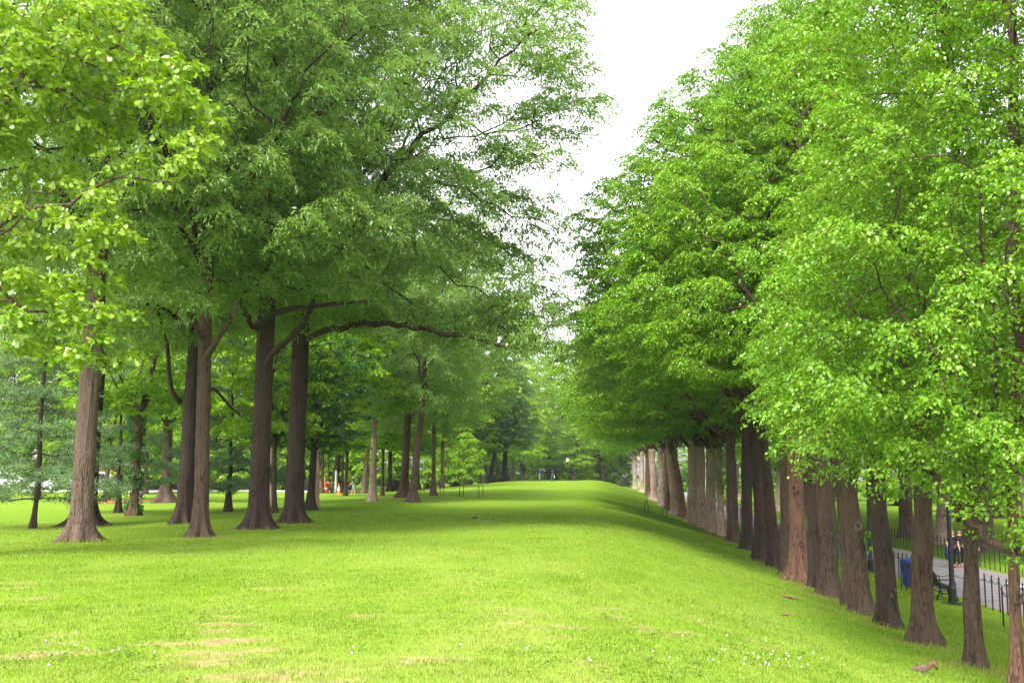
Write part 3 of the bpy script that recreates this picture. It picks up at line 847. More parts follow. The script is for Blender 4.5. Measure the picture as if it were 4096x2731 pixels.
# ================================================================== grove behind the oaks
GR = 'grove trees behind the big oaks'
grove = [   # px, py, w, fork, variant, s, sz, bark, lean px, label, far cap
    (32.5, 528, 5, 1.2, 'pine_a', 1.05, 0.95, 'bark_dark', 3, 'white pine with blue green needles and a thin dark trunk, left of the grey oak'),
    (118, 512, 5, 1.4, 'pine_a', 1.0, 0.9, 'bark_dark', 0, 'white pine with blue green boughs between the grey and brown oaks'),
    (228, 511, 6, 1.2, 'pine_a', 1.0, 0.9, 'bark_dark', 0, 'white pine with blue green boughs right of the brown flared oak'),
    (133, 515, 9, 5, 'maple_a', 1.25, 1.2, 'bark_red', 3, 'ivy clad reddish trunk standing between the grey and brown oaks'),
    (165, 502, 11, 5, 'maple_a', 1.4, 1.2, 'bark', 0, 'broad trunk with a wide flared foot, left of the brown flared oak'),
    (145, 493.5, 5, 4, 'maple_b', 1.4, 1.3, 'bark', 0, 'brown trunk in front of the maroon building'),
    (106, 500.5, 5, 4, 'maple_a', 1.2, 1.2, 'bark_red', 0, 'small trunk rising from a ring of rusty leaf litter'),
    (121, 492, 3, 4, 'maple_b', 1.3, 1.3, 'bark_red', 0, 'thin trunk before the terracotta panel of the maroon building'),
    (270, 505.5, 3, 5, 'maple_b', 1.2, 1.2, 'bark_pink_lit', 0, 'thin pinkish trunk in the gap of the dark oak pair'),
    (274, 512, 4.5, 3.2, 'maple_a', 0.95, 1.0, 'bark', -1, 'slender forked trunk in the gap of the dark oak pair'),
    (310.5, 509.5, 8, 3.0, 'maple_dark', 1.0, 0.75, 'bark_dark', 2, 'dark knotty maple with a low fork and deep green leaves'),
    (317, 507, 4, 6, 'maple_a', 1.3, 1.3, 'bark_pink_lit', 0, 'pale trunk half hidden by the dark knotty maple'),
    (300, 491, 3, 4, 'maple_b', 1.3, 1.3, 'bark', 1, 'thin forked trunk left of the dark knotty maple'),
    (322, 492.5, 3.4, 4, 'maple_a', 1.4, 1.4, 'bark', 0, 'thin brown trunk right of the dark knotty maple'),
    (328, 491.5, 2.4, 4, 'maple_b', 1.3, 1.3, 'bark_grey', 0, 'thinnest grey trunk beside the orange barricade'),
    (335, 490, 6, 5, 'maple_b', 1.4, 1.3, 'bark', 4, 'stout leaning trunk just behind the grey utility post'),
    (342, 492, 2.8, 4, 'maple_a', 1.3, 1.3, 'bark_grey', 0, 'thin trunk just right of the traffic cone'),
    (345.5, 495.4, 3.6, 3.4, 'maple_b', 1.15, 1.15, 'bark', 1, 'forked young tree between the cone and the man in shorts'),
    (363.5, 493, 5, 5, 'maple_a', 1.4, 1.3, 'bark_grey', 5, 'leaning grey trunk just behind the man in shorts'),
    (372.5, 501, 7, 5.5, 'maple_b', 1.2, 1.15, 'bark_pink_lit', 1, 'pale pinkish flaking trunk in the open right of the man in shorts'),
    (382.5, 495.4, 3, 3.4, 'maple_a', 1.1, 1.15, 'bark', 0, 'slim forked tree right of the pale flaking trunk'),
    (390, 487.5, 4.5, 4, 'maple_a', 1.4, 1.3, 'bark_dark', 0, 'dark trunk left of the small dark bin'),
    (442.5, 487, 4, 5, 'tall_b', 0.85, 0.8, 'bark_grey', 0, 'grey twin trunk behind the low chain fence'),
    (418, 486, 3, 3.5, 'maple_b', 1.3, 1.2, 'bark_dark', 0, 'small dark forked tree behind the leaning grey oak'),
    (462, 483, 3.4, 4, 'maple_b', 1.5, 1.4, 'bark_dark', 0, 'green tree beyond the right end of the low chain fence'),
    (490, 483, 5, 4, 'maple_dark', 1.7, 1.5, 'bark_dark', 5, 'leaning dark tree on the lawn crest left of the two strollers'),
    (505, 482.5, 5.5, 5, 'maple_dark', 1.6, 1.5, 'bark_dark', 0, 'straight dark tree on the lawn crest nearest the two strollers'),
    (480, 483, 2.5, 4, 'maple_a', 1.3, 1.3, 'bark_grey', 0, 'thin grey tree left of the leaning dark tree on the crest'),
]
for i, (px, py, w, fh, var, s, szz, bk, ln, lab) in enumerate(grove):
    b, d = hit(px, py)
    if px > 455: d = 150 + (i % 4) * 5.0; b = ground_at(px, d)
    elif d > 122: d = 110 + (i % 5) * 2.0; b = ground_at(px, d)
    DEB.append(('grove', i, round(d, 1), b.round(2).tolist()))
    g = np.random.default_rng(900 + i)
    tree('pine_tree' if var.startswith('pine') else 'grove_tree', lab, 'tree', b, var, w / F * d / 2, fh, lean=(ln / F * d, 0), rot=float(g.uniform(0, 6.28)),
         sc_=(s, s, szz), bark=bk, group=GR, seed=900 + i, flare=0.6 if i != 4 else 1.2, sides=20, step=0.3)

# far trees: a belt behind the grove and the far end of the lawn
def far_trees(name, label, group, spots, variants, seed, barks=('bark', 'bark_dark', 'bark_grey'), thick=1.0):
    g = np.random.default_rng(seed)
    for i, (px, d, s) in enumerate(spots):
        b = ground_at(px, d)
        var = variants[i % len(variants)]
        k = s * g.uniform(0.9, 1.1)
        fh = {'m': 2.4, 't': 3.4, 'b': 1.0}[var[0]] * k
        tree(name, label, 'tree', b, var, (0.2 * k + 0.08) * thick, fh, lean=(g.uniform(-.4, .4), 0), rot=float(g.uniform(0, 6.28)), sc_=(k, k, k * g.uniform(0.9, 1.1)),
             bark=barks[i % len(barks)], group=group, seed=seed + i, flare=0.5, sides=12, step=0.5)
g = np.random.default_rng(77)
far_trees('background_tree', 'bright green tree in the belt behind the grove and the road', 'trees behind the grove and the road',
          [(px + g.uniform(-8, 8), 138 + g.uniform(0, 14), 1.45 + g.uniform(-.1, .25)) for px in range(-120, 460, 34)], ['maple_a', 'tall_a', 'maple_b', 'tall_a'], 1200)
far_trees('background_tree', 'tall tree in the deep wood beyond the belt', 'tall trees in the wood beyond the belt',
          [(px + g.uniform(-10, 10), 172 + g.uniform(0, 20), 1.5 + g.uniform(-.1, .3)) for px in range(-150, 470, 62)], ['tall_a', 'tall_b'], 1300)
far_trees('distant_tree', 'hazy green tree at the far end of the lawn', 'trees at the far end of the lawn',
          [(452, 178, 1.3), (470, 196, 1.45), (486, 215, 1.5), (512, 200, 1.5), (523, 185, 1.2), (532, 225, 1.55), (548, 210, 1.4), (562, 230, 1.5), (574, 205, 1.2), (583, 220, 1.3), (592, 240, 1.5), (603, 215, 1.2),
           (500, 240, 1.6), (540, 255, 1.6), (575, 260, 1.6), (610, 250, 1.5), (440, 215, 1.5), (620, 228, 1.3)], ['maple_a', 'tall_b', 'maple_b', 'tall_a'], 1400)
far_trees('opposite_elm', 'elm in the second row across the footpath', 'elms in the second row across the footpath',
          [(600 + 20.5 * F / y, y, s) for y, s in ((52, 1.1), (59, 1.15), (66, 1.1), (74, 1.2), (82, 1.1), (90, 1.15), (99, 1.2), (110, 1.2), (125, 1.2), (142, 1.2), (165, 1.2), (190, 1.2))], ['tall_b'], 1500, ('bark_pink_lit', 'bark_grey'), 1.5)
far_trees('background_tree', 'tree standing beyond the second row of elms', 'trees beyond the second row of elms',
          [(600 + x * F / y, y, 1.5) for x, y in ((38, 60), (40, 80), (42, 100), (40, 125), (44, 150), (30, 170), (28, 46))], ['tall_a', 'tall_b'], 1600)

far_trees('understorey_tree', 'low bushy tree closing the view behind the grove', 'low trees behind the grove',
          [(px + g.uniform(-6, 6), 133 + g.uniform(0, 5), 1.15 + g.uniform(-.15, .2)) for px in range(-60, 470, 27)], ['bush_a', 'bush_a', 'bush_b'], 1700)
far_trees('understorey_tree', 'low bushy tree beyond the crest of the lawn', 'low trees beyond the lawn crest',
          [(px + g.uniform(-3, 3), 205 + g.uniform(0, 30), 1.25 + g.uniform(-.1, .2)) for px in range(440, 625, 15)], ['bush_b', 'bush_a'], 1800)

far_trees('understorey_tree', 'low bushy tree on the bank beyond the second row of elms', 'low trees beyond the second row of elms',
          [(600 + x * F / y, y, 1.3) for x, y in ((34, 64), (37, 78), (33, 92), (36, 108), (34, 125), (31, 142), (30, 160), (27, 185), (24, 215), (18, 235), (14, 245))], ['bush_a', 'bush_b'], 1900)

# ================================================================== ground
def axis(segs):
    out = [segs[0][0]]
    for a, b, s in segs:
        n = max(1, int(round((b - a) / s)))
        out += list(np.linspace(a, b, n + 1)[1:])
    return np.array(out)
gx = axis([(-420, -120, 12), (-120, -50, 2.5), (-50, -20, 0.8), (-20, 8, 0.3), (8, 11.4, 0.28), (11.4, 17.7, 0.7), (17.7, 30, 0.6), (30, 80, 3), (80, 420, 14)])
gy = axis([(-60, 4, 4), (4, 30, 0.3), (30, 70, 0.5), (70, 130, 1), (130, 240, 2.5), (240, 330, 6), (330, 700, 18)])
GX, GY = np.meshgrid(gx, gy)
GZ = terrain(GX, GY)
nx, ny = len(gx), len(gy)
V = np.stack([GX, GY, GZ], 2).reshape(-1, 3)
ii = (np.arange(ny - 1)[:, None] * nx + np.arange(nx - 1)[None]).ravel()
Fq = np.stack([ii, ii + 1, ii + 1 + nx, ii + nx], 1)
# bare earth round the trunks
bare = np.zeros(len(V))
nzb = Sines(3, 1.4)(V * np.array([1, 1, 0]))
for bx, by, r_ in TREES:
    if by > 130: continue
    dd = np.hypot(V[:, 0] - bx, V[:, 1] - by)
    bare = np.maximum(bare, 1 - sst(r_ * 1.2, r_ * 1.75 + 0.45, dd + nzb * 0.2))
gm, nt, b, out = mat('lawn_ground')
tc = nd(nt, 'ShaderNodeTexCoord')
def noise(scale, detail=4.0, rough=0.55, vec=None, dist=0.0):
    n = nd(nt, 'ShaderNodeTexNoise', Scale=scale, Detail=detail, Roughness=rough, Distortion=dist)
    nt.links.new(vec or tc.outputs['Object'], n.inputs['Vector'])
    return n
def mixc(fac, a, b_):
    m = nt.nodes.new('ShaderNodeMix'); m.data_type = 'RGBA'
    nt.links.new(fac, m.inputs[0])
    for s_, v in ((m.inputs[6], a), (m.inputs[7], b_)):
        if isinstance(v, tuple): s_.default_value = (*v, 1)
        else: nt.links.new(v, s_)
    return m.outputs[2]
big = noise(0.09, 3.0); mid_ = noise(0.7, 4.0); fine = noise(26.0, 3.0, 0.7)
r1 = ramp(nt, [(0.35, (0.0907, 0.1912, 0.0060)), (0.62, (0.1426, 0.2336, 0.0108))]); nt.links.new(big.outputs['Fac'], r1.inputs[0])
r2 = ramp(nt, [(0.3, (0.0778, 0.1742, 0.0060)), (0.7, (0.1685, 0.2464, 0.0204))]); nt.links.new(mid_.outputs['Fac'], r2.inputs[0])
half = nd(nt, 'ShaderNodeValue'); half.outputs[0].default_value = 0.45
c = mixc(half.outputs[0], r1.outputs[0], r2.outputs[0])
r3 = ramp(nt, [(0.3, (0.0562, 0.1359, 0.0060)), (0.75, (0.1987, 0.2804, 0.0252))]); nt.links.new(fine.outputs['Fac'], r3.inputs[0])
third = nd(nt, 'ShaderNodeValue'); third.outputs[0].default_value = 0.4
c = mixc(third.outputs[0], c, r3.outputs[0])
at_ = nd(nt, 'ShaderNodeAttribute', attribute_name='bare')
at2 = nd(nt, 'ShaderNodeAttribute', attribute_name='worn')
n5 = noise(5.5, 4.0, 0.6)
er = ramp(nt, [(0.3, (0.135, 0.075, 0.042)), (0.7, (0.30, 0.19, 0.115))]); nt.links.new(n5.outputs['Fac'], er.inputs[0])
dr = ramp(nt, [(0.3, (0.20, 0.13, 0.07)), (0.7, (0.31, 0.25, 0.11))]); nt.links.new(n5.outputs['Fac'], dr.inputs[0])
at3 = nd(nt, 'ShaderNodeAttribute', attribute_name='pale')
c = mixc(at3.outputs['Fac'], c, (0.235, 0.285, 0.05))
c = mixc(at2.outputs['Fac'], c, dr.outputs[0])
c = mixc(at_.outputs['Fac'], c, er.outputs[0])
nt.links.new(c, b.inputs['Base Color'])
b.inputs['Roughness'].default_value = 0.95; b.inputs['Specular IOR Level'].default_value = 0.05
bp_ = nd(nt, 'ShaderNodeBump', Strength=0.5, Distance=0.04); nt.links.new(fine.outputs['Fac'], bp_.inputs['Height']); nt.links.new(bp_.outputs[0], b.inputs['Normal'])
gme = np_mesh('lawn', V, [Fq], gm, smooth=True)
W1 = Sines(31, 0.38, 12); W2 = Sines(32, 2.4); W3 = Sines(33, 0.9)
def worn(x, y):
    P = np.stack([np.asarray(x), np.asarray(y), np.zeros_like(np.asarray(x))], 1)
    w = sst(0.75, 1.5, 0.55 * W1(P) + 0.6 * W2(P) + 0.45 * W3(P) + 0.10)
    return w * (1 - sst(13.5, 20.0, P[:, 1])) * (1 - sst(1.5, 4.5, P[:, 0]))
wv = worn(V[:, 0], V[:, 1]) * 0.95
Wp = Sines(36, 7.0); Wq = Sines(37, 1.6)
def pale(x, y):
    P = np.stack([np.asarray(x), np.asarray(y) * 0.45, np.zeros_like(np.asarray(x))], 1)
    return 0.6 * np.clip(0.38 + 0.3 * Wp(P) + 0.22 * Wq(P), 0, 1) * (1 - 0.75 * sst(14, 34, np.asarray(y))) * (1 - 0.8 * sst(2.5, 6.5, np.asarray(x)))
for nm, arr in (('bare', bare), ('worn', wv), ('pale', pale(V[:, 0], V[:, 1]))):
    a_ = gme.attributes.new(nm, 'FLOAT', 'POINT'); a_.data.foreach_set('value', arr.astype(np.float32))
lawn = link('lawn', gme); tag(lawn, None, None, None, 'structure')

# footpath between the two chain fences
py_ = gy[(gy > 4) & (gy < 330)]
px_ = np.array([12.15, 12.2, 13.4, 14.6, 15.8, 16.95, 17.0])
V = []
for y in py_:
    for j, x in enumerate(px_):
        V.append((x + (0.05 * math.sin(y * 1.7) if j in (0, 6) else 0), y, tz(x, y) + (0.012 if 0 < j < 6 else -0.02)))
n = len(px_)
Fq = np.array([(i * n + j, i * n + j + 1, (i + 1) * n + j + 1, (i + 1) * n + j) for i in range(len(py_) - 1) for j in range(n - 1)])
tag(link('footpath', np_mesh('footpath', V, [Fq], M['asphalt'])), None, None, None, 'structure')
mk = MB()
for k in range(5):
    y = 43.0 + k * 0.34
    mk.box((15.62 + 0.0 * k, y, tz(15.6, y) + 0.022), (0.26, 0.27, 0.016))
mk.box((17.9 - 2.1, 38.2, tz(15.8, 38.2) + 0.022), (0.22, 0.25, 0.016))
tag(mk.build('path_marking', M['white_paint']), None, None, None, 'structure')

# road and pavement across the far left
def strip(name, m, d0, d1, dz, thick=0.0):
    V = []; 
    pxs = np.linspace(-260, 352, 60)
    for d in (d0, d1):
        for px in pxs:
            q = ground_at(px, d); V.append((q[0], q[1], q[2] + dz))
    n = len(pxs)
    fs = [np.array([(i, i + 1, n + i + 1, n + i) for i in range(n - 1)])]
    if thick:
        V2 = [(x, y, z - thick) for x, y, z in V[:n]]
        o0 = len(V); V = V + V2
        fs.append(np.array([(o0 + i, o0 + i + 1, i + 1, i) for i in range(n - 1)]))
    tag(link(name, np_mesh(name, V, fs, m)), None, None, None, 'structure')
strip('pavement', M['concrete'], 116, 119, 0.16, 0.3)
strip('road', M['road'], 119, 131, 0.03)

# ------------------------------------------------------------------ grass blades, clover
def grass():
    g = np.random.default_rng(5)
    X = []; Y = []; S = []
    for d0, d1, dens in ((6.5, 10, 2500), (10, 14, 1500), (14, 20, 800), (20, 30, 330), (30, 50, 90)):
        n = int(dens * 0.5 * (d1 ** 2 - d0 ** 2) * 1.12)
        d = np.sqrt(g.uniform(d0 ** 2, d1 ** 2, n)); u = g.uniform(-0.56, 0.56, n)
        f = d; r = u * d
        cy, sy = math.cos(YAW), math.sin(YAW)
        X.append(r * cy - f * sy); Y.append(r * sy + f * cy); S.append(d)
    X = np.concatenate(X); Y = np.concatenate(Y); S = np.concatenate(S)
    wv = worn(X, Y)
    cl = Sines(40, 0.55)(np.stack([X, Y, X * 0], 1))
    keep = (g.uniform(0, 1, len(X)) > wv * 0.88) & (X < 12.0)
    for bx, by, r_ in TREES:
        if by < 60: keep &= np.hypot(X - bx, Y - by) + g.normal(0, 0.1, len(X)) > r_ * (1.55 if bx < 0 else 1.15)
    X, Y, S, cl = X[keep], Y[keep], S[keep], cl[keep]
    n = len(X)
    Z = terrain(X, Y)
    shade = sst(4, 9, X)
    foot = np.zeros(len(X))
    for bx, by, r_ in TREES:
        if by < 60: foot = np.maximum(foot, 1 - sst(r_ * 2.0, r_ * 2.0 + 0.45, np.hypot(X - bx, Y - by)))
    h = (0.026 + 0.010 * np.clip(cl, -1, 2) + 0.022 * shade + 0.05 * foot) * g.uniform(0.6, 1.5, n) * (1 + S * 0.006)
    h = np.maximum(h, 0.014)
    w = 0.0017 * (1 + S * 0.085) * g.uniform(0.7, 1.3, n)
    a = g.uniform(0, 2 * PI, n); lean = g.uniform(0.2, 1.0, n) * h
    P = np.stack([X, Y, Z - 0.004], 1)
    s = np.stack([np.cos(a), np.sin(a), 0 * a], 1); t = np.stack([-np.sin(a), np.cos(a), 0 * a], 1)
    up = np.array([0, 0, 1.0])
    v0 = P - s * w[:, None]; v1 = P + s * w[:, None]
    m0 = P + up * (h * 0.6)[:, None] + t * (lean * 0.35)[:, None]
    v2 = m0 + s * (w * 0.75)[:, None]; v3 = m0 - s * (w * 0.75)[:, None]
    v4 = P + up * h[:, None] + t * lean[:, None]
    V = np.stack([v0, v1, v2, v3, v4], 1).reshape(-1, 3)
    b_ = np.arange(n)[:, None] * 5
    me = np_mesh('grass', V, [b_ + np.array([[0, 1, 2, 3]]), b_ + np.array([[3, 2, 4]])], M['grass'])
    dry = np.clip(pale(X, Y) + g.normal(0, 0.22, n) + 0.5 * (g.uniform(0, 1, n) < 0.06), 0, 1)
    a_ = me.attributes.new('pale', 'FLOAT', 'POINT'); a_.data.foreach_set('value', np.repeat(dry, 5).astype(np.float32))
    return me
M['grass'] = leaf_mat('grass_blade', (0.06, 0.15, 0.005), (0.135, 0.235, 0.010), (0.28, 0.345, 0.08), trans=0.35, scale=0.8, rough=0.8, spec=0.08)
gnt = M['grass'].node_tree
_rp = [n_ for n_ in gnt.nodes if n_.type == 'VALTORGB'][0]
_at = nd(gnt, 'ShaderNodeAttribute', attribute_name='pale')
_mx = gnt.nodes.new('ShaderNodeMix'); _mx.data_type = 'RGBA'
gnt.links.new(_at.outputs['Fac'], _mx.inputs[0]); gnt.links.new(_rp.outputs[0], _mx.inputs[6]); _mx.inputs[7].default_value = (0.33, 0.37, 0.10, 1)
for n_ in list(gnt.nodes):
    if n_.type == 'BSDF_PRINCIPLED': gnt.links.new(_mx.outputs[2], n_.inputs['Base Color'])
    if n_.type == 'HUE_SAT': gnt.links.new(_mx.outputs[2], n_.inputs['Color'])
tag(link('grass', grass()), None, None, None, 'stuff')
def clover():
    g = np.random.default_rng(6)
    b_ = MB()
    for (px, py, sx, sy, n) in ((770, 662, 60, 10, 26), (620, 650, 150, 24, 8), (300, 655, 260, 20, 10), (80, 650, 70, 25, 8)):
        for k in range(n):
            q, d = hit(px + g.normal(0, 1) * sx * 0.5, min(676, py + g.normal(0, 1) * sy * 0.5))
            if d < 30 and q[0] < 9:
                b_.ball((q[0], q[1], q[2] + 0.05), 0.007 + 0.003 * g.uniform() + d * 0.0001, 6, 4)
    return b_.mesh('clover_flowers', M['white_cloth'])
tag(link('clover_flowers', clover()), None, None, None, 'stuff')
M['clover'] = leaf_mat('clover_leaf', (0.06, 0.145, 0.008), (0.12, 0.225, 0.012), (0.20, 0.30, 0.03), trans=0.3, scale=1.5)
def weeds():
    g = np.random.default_rng(16)
    C = []
    for (px, py, sx, sy, n) in ((720, 660, 75, 12, 34), (280, 630, 90, 12, 8), (90, 660, 70, 12, 12), (560, 650, 80, 14, 10), (900, 620, 30, 15, 8)):
        for k in range(n):
            q, d = hit(px + g.normal(0, 1) * sx, min(690, py + g.normal(0, 1) * sy))
            if d < 32 and q[0] < 9:
                m_ = int(g.integers(2, 7))
                for j in range(m_):
                    x, y = q[0] + g.normal(0, 0.3), q[1] + g.normal(0, 0.28)
                    C.append((x, y, tz(x, y) + 0.028))
    C = np.array(C)
    return leaf_mesh('clover_leaves', C, np.tile([0.0, 0.0, 1.0], (len(C), 1)), 12, (0.10, 0.02), 0.026, 0.022, M['clover'], 17, 'ovate', droop=-0.1, tilt=0.4)
tag(link('clover_leaves', weeds()), None, None, None, 'stuff')
q, d = hit(112, 501.5)
lb = MB()
g = np.random.default_rng(9)
for k in range(500):
    a = g.uniform(0, 2 * PI); rr = 3.1 * g.uniform() ** 0.5
    x = q[0] + rr * math.cos(a); y = q[1] + 1.2 * rr * math.sin(a)
    lb.box((x, y, tz(x, y) + 0.03), (0.25, 0.18, 0.02), g.uniform(0, 3), 1, g.uniform(-0.4, 0.4))
tag(lb.build('leaf_litter', M['litter']), None, None, None, 'stuff')

# ================================================================== fences
def post_mesh(h, w_):
    b = MB()
    b.box((0, 0, h * 0.47), (w_, w_, h * 0.94 + 0.1))
    b.lathe([(w_ * 0.85, h * 0.94), (w_ * 0.95, h * 0.955), (w_ * 0.3, h * 1.0), (0.002, h * 1.04)], 8)
    return b.mesh('fence_post', M['black_iron'])
def chain_pts(p, q, z, sag, n=9):
    out = []
    for i in range(n):
        t = i / (n - 1)
        out.append((p[0] + (q[0] - p[0]) * t, p[1] + (q[1] - p[1]) * t, p[2] + (q[2] - p[2]) * t + z - sag * 4 * t * (1 - t)))
    return out
def fence(label, pts, h=1.05, w_=0.036, group=None, sag=0.13, chains=True):
    pts = [np.array([x, y, tz(x, y)]) for x, y in pts]
    root = thing('chain_fence', label, 'fence', pts[0], 0, group)
    pm = post_mesh(h, w_)
    for p in pts[:100]:
        link('post', pm, root, p - pts[0])
    b = MB()
    for p, q in zip(pts[:-1], pts[1:]):
        b.tube([np.array(c) - pts[0] for c in chain_pts(p, q, h * 0.9, sag)], 0.011, 5)
    b.build('chain', M['black_iron'], root)
    return root
BAYS = ((27.3, 31.6), (37.0, 41.2))
pts = []
y = 21.0
while len(pts) < 99:
    inb = [b_ for b_ in BAYS if b_[0] < y < b_[1]]
    prev = pts[-1][0] if pts else 11.95
    x = 10.72 if inb else 11.95
    if abs(x - prev) > 0.5:
        pts.append(((x + prev) / 2, y))
    pts.append((x, y)); y += 0.63
fence('black chain and post fence on the lawn side of the footpath, stepping round the benches', pts)
fence('black chain and post fence on the far side of the footpath', [(17.3, 31 + 0.64 * k) for k in range(99)])

# low chain fence out on the lawn: paired posts
prs = []
for px, py in ((422.5, 494), (442, 495.4), (461.5, 496.4), (481, 497.8)):
    q, d = hit(px, py); d = min(d, 96); prs.append((ground_at(px, d), d))
root = thing('chain_fence', 'low fence of paired posts and slack chains standing out on the open lawn', 'fence', prs[0][0])
o0 = np.array(prs[0][0])
pm = post_mesh(0.84, 0.042)
b = MB()
for k, (p, d) in enumerate(prs):
    for s_ in (-1, 1):
        x, y_ = p[0] + s_ * 0.13, p[1] + s_ * 0.02
        link('post', pm, root, np.array([x, y_, tz(x, y_)]) - o0)
    if k < 3:
        q = prs[k + 1][0]
        b.tube([np.array(c) - o0 for c in chain_pts(p + np.array([.13, 0, 0]), q - np.array([.13, 0, 0]), 0.76, 0.22)], 0.012, 4)
b.build('chain', M['black_iron'], root)
for k, (px, py, lab) in enumerate(((646.6, 512, 'pair of leaning black posts standing alone on the lawn slope'), (664.7, 515, 'pair of black posts close against the foot of the elm row'))):
    p, d = hit(px, py)
    root = thing('post_pair', lab, 'posts', p)
    for s_ in (-1, 1):
        x = s_ * 0.17
        MB().tube([(x, 0, -0.05), (x * (0.3 if k == 0 else 0.7), 0, 0.86)], [0.03, 0.026], 8).build('post', M['black_iron'], root)

# ================================================================== lamps, bin, benches
def lamp(label, p, h, cat='street lamp'):
    root = thing('street_lamp', label, cat, p)
    MB().lathe([(0.26, -0.02), (0.26, 0.04), (0.13, 0.06), (0.13, 0.5), (0.105, 0.56), (0.085, 0.7), (0.075, 1.5), (0.062, h - 0.7), (0.085, h - 0.66), (0.06, h - 0.6), (0.12, h - 0.5), (0.13, h - 0.46)], 14).build('pole', M['black_iron'], root, smooth=False)
    MB().lathe([(0.10, h - 0.46), (0.20, h - 0.36), (0.25, h - 0.2), (0.235, h - 0.02), (0.15, h + 0.16), (0.06, h + 0.25)], 18).build('globe', M['globe'], root, smooth=True)
    MB().lathe([(0.07, h + 0.24), (0.05, h + 0.3), (0.015, h + 0.36), (0.004, h + 0.44)], 10).build('finial', M['black_iron'], root, smooth=True)
    MB().box((0, 0, 0.015), (0.62, 0.62, 0.05)).build('base_plate', M['black_iron'], root, bevel=0.01)
    return root
p, d = hit(953, 603.5); lamp('black lamp post on the grass beside the pair of walkers in black', p, 4.95)
p, d = hit(871, 571.7); lamp('black lamp post between the sprouting leaning elm and the dark leaning elm', p, 4.95)
p = ground_at(567.5, 196); lamp('distant lamp post with a white globe at the end of the lawn', p, 4.2)

def bin_(label, p, s=1.0, m='bluebin'):
    root = thing('litter_bin', label, 'litter bin', p, 0, None, s)
    b = MB()
    for k in range(22):
        a = 2 * PI * k / 22
        c, s_ = math.cos(a), math.sin(a)
        b.tube([(0.25 * c, 0.25 * s_, 0.08), (0.27 * c, 0.27 * s_, 0.5), (0.33 * c, 0.33 * s_, 0.88)], 0.019, 5)
    for z, r_ in ((0.1, 0.255), (0.55, 0.278), (0.87, 0.33)):
        b.tube([(r_ * math.cos(2 * PI * k / 24), r_ * math.sin(2 * PI * k / 24), z) for k in range(25)], 0.022, 6)
    b.build('slatted_body', M[m], root)
    MB().lathe([(0.23, 0.06), (0.25, 0.8), (0.24, 0.81), (0.2, 0.1)], 20).build('liner', M[m], root)
    MB().lathe([(0.33, 0.88), (0.34, 0.93), (0.24, 0.98), (0.2, 0.98), (0.2, 0.9)], 24).build('rim', M[m], root, smooth=True)
    MB().lathe([(0.2, -0.02), (0.2, 0.03), (0.06, 0.06), (0.06, 0.1)], 16).build('foot', M['black_iron'], root)
    return root
bp0 = np.array([11.45, 42.6, tz(11.45, 42.6)])
bin_('blue slatted litter bin beside the footpath fence', bp0, 1.08)
p, d = hit(397, 486); bin_('small dark litter bin between the trunks deep in the grove', ground_at(397, 112), 1.1, 'black_iron')

def bench(label, x, y0):
    p = np.array([x, y0, tz(x, y0)])
    root = thing('park_bench', label, 'bench', p, 0, 'black benches facing the footpath')
    L_ = 1.85
    s = MB()
    for k in range(6):
        s.box((-0.02 + k * 0.085, 0, 0.44 - 0.012 * math.cos(k * 1.1)), (0.07, L_, 0.032))
    s.build('seat', M['wood'], root, bevel=0.006)
    bk = MB()
    for k in range(5):
        bk.box((-0.09 - k * 0.034, 0, 0.53 + k * 0.082), (0.032, L_, 0.068), 0, 1.0)
    bk.build('backrest', M['wood'], root, bevel=0.006)
    for yy in (-L_ / 2 + 0.08, 0, L_ / 2 - 0.08):
        f = MB()
        f.tube([(-0.20, yy, 0), (-0.12, yy, 0.2), (-0.06, yy, 0.42), (-0.13, yy, 0.62), (-0.26, yy, 0.93), (-0.29, yy, 0.96)], [0.03, 0.026, 0.028, 0.026, 0.022, 0.02], 8)
        f.tube([(0.50, yy, 0), (0.43, yy, 0.18), (0.42, yy, 0.36), (0.46, yy, 0.44)], [0.03, 0.024, 0.024, 0.022], 8)
        f.tube([(-0.06, yy, 0.41), (0.2, yy, 0.40), (0.44, yy, 0.415)], 0.024, 8)
        f.tube([(-0.10, yy, 0.28), (0.1, yy, 0.22), (0.42, yy, 0.26)], 0.016, 6)
        if yy != 0:
            f.tube([(-0.14, yy, 0.66), (0.05, yy, 0.68), (0.3, yy, 0.67), (0.42, yy, 0.62), (0.44, yy, 0.44)], 0.02, 8)
        f.build('end_frame', M['black_iron'], root, smooth=True)
    return root
bench('near black slatted bench behind the slim reddish elm', 11.22, 29.5)
bench('black slatted bench left of the near lamp post', 11.22, 38.9)

# ================================================================== people
def skin_mesh(name, nodes, edges, root_i=0, sub=1):
    """nodes: list of (x, y, z, rx, ry); one continuous surface"""
    me = bpy.data.meshes.new(name)
    me.from_pydata([n[:3] for n in nodes], edges, [])
    o = bpy.data.objects.new(name, me); col.objects.link(o)
    o.modifiers.new('skin', 'SKIN').use_smooth_shade = True
    for i, n in enumerate(nodes):
        me.skin_vertices[0].data[i].radius = (n[3], n[4])
        me.skin_vertices[0].data[i].use_root = (i == root_i)
    if sub:
        s = o.modifiers.new('sub', 'SUBSURF'); s.levels = sub; s.render_levels = sub
    dg = bpy.context.evaluated_depsgraph_get()
    out = bpy.data.meshes.new_from_object(o.evaluated_get(dg))
    out.name = name
    bpy.data.objects.remove(o); bpy.data.meshes.remove(me)
    return out

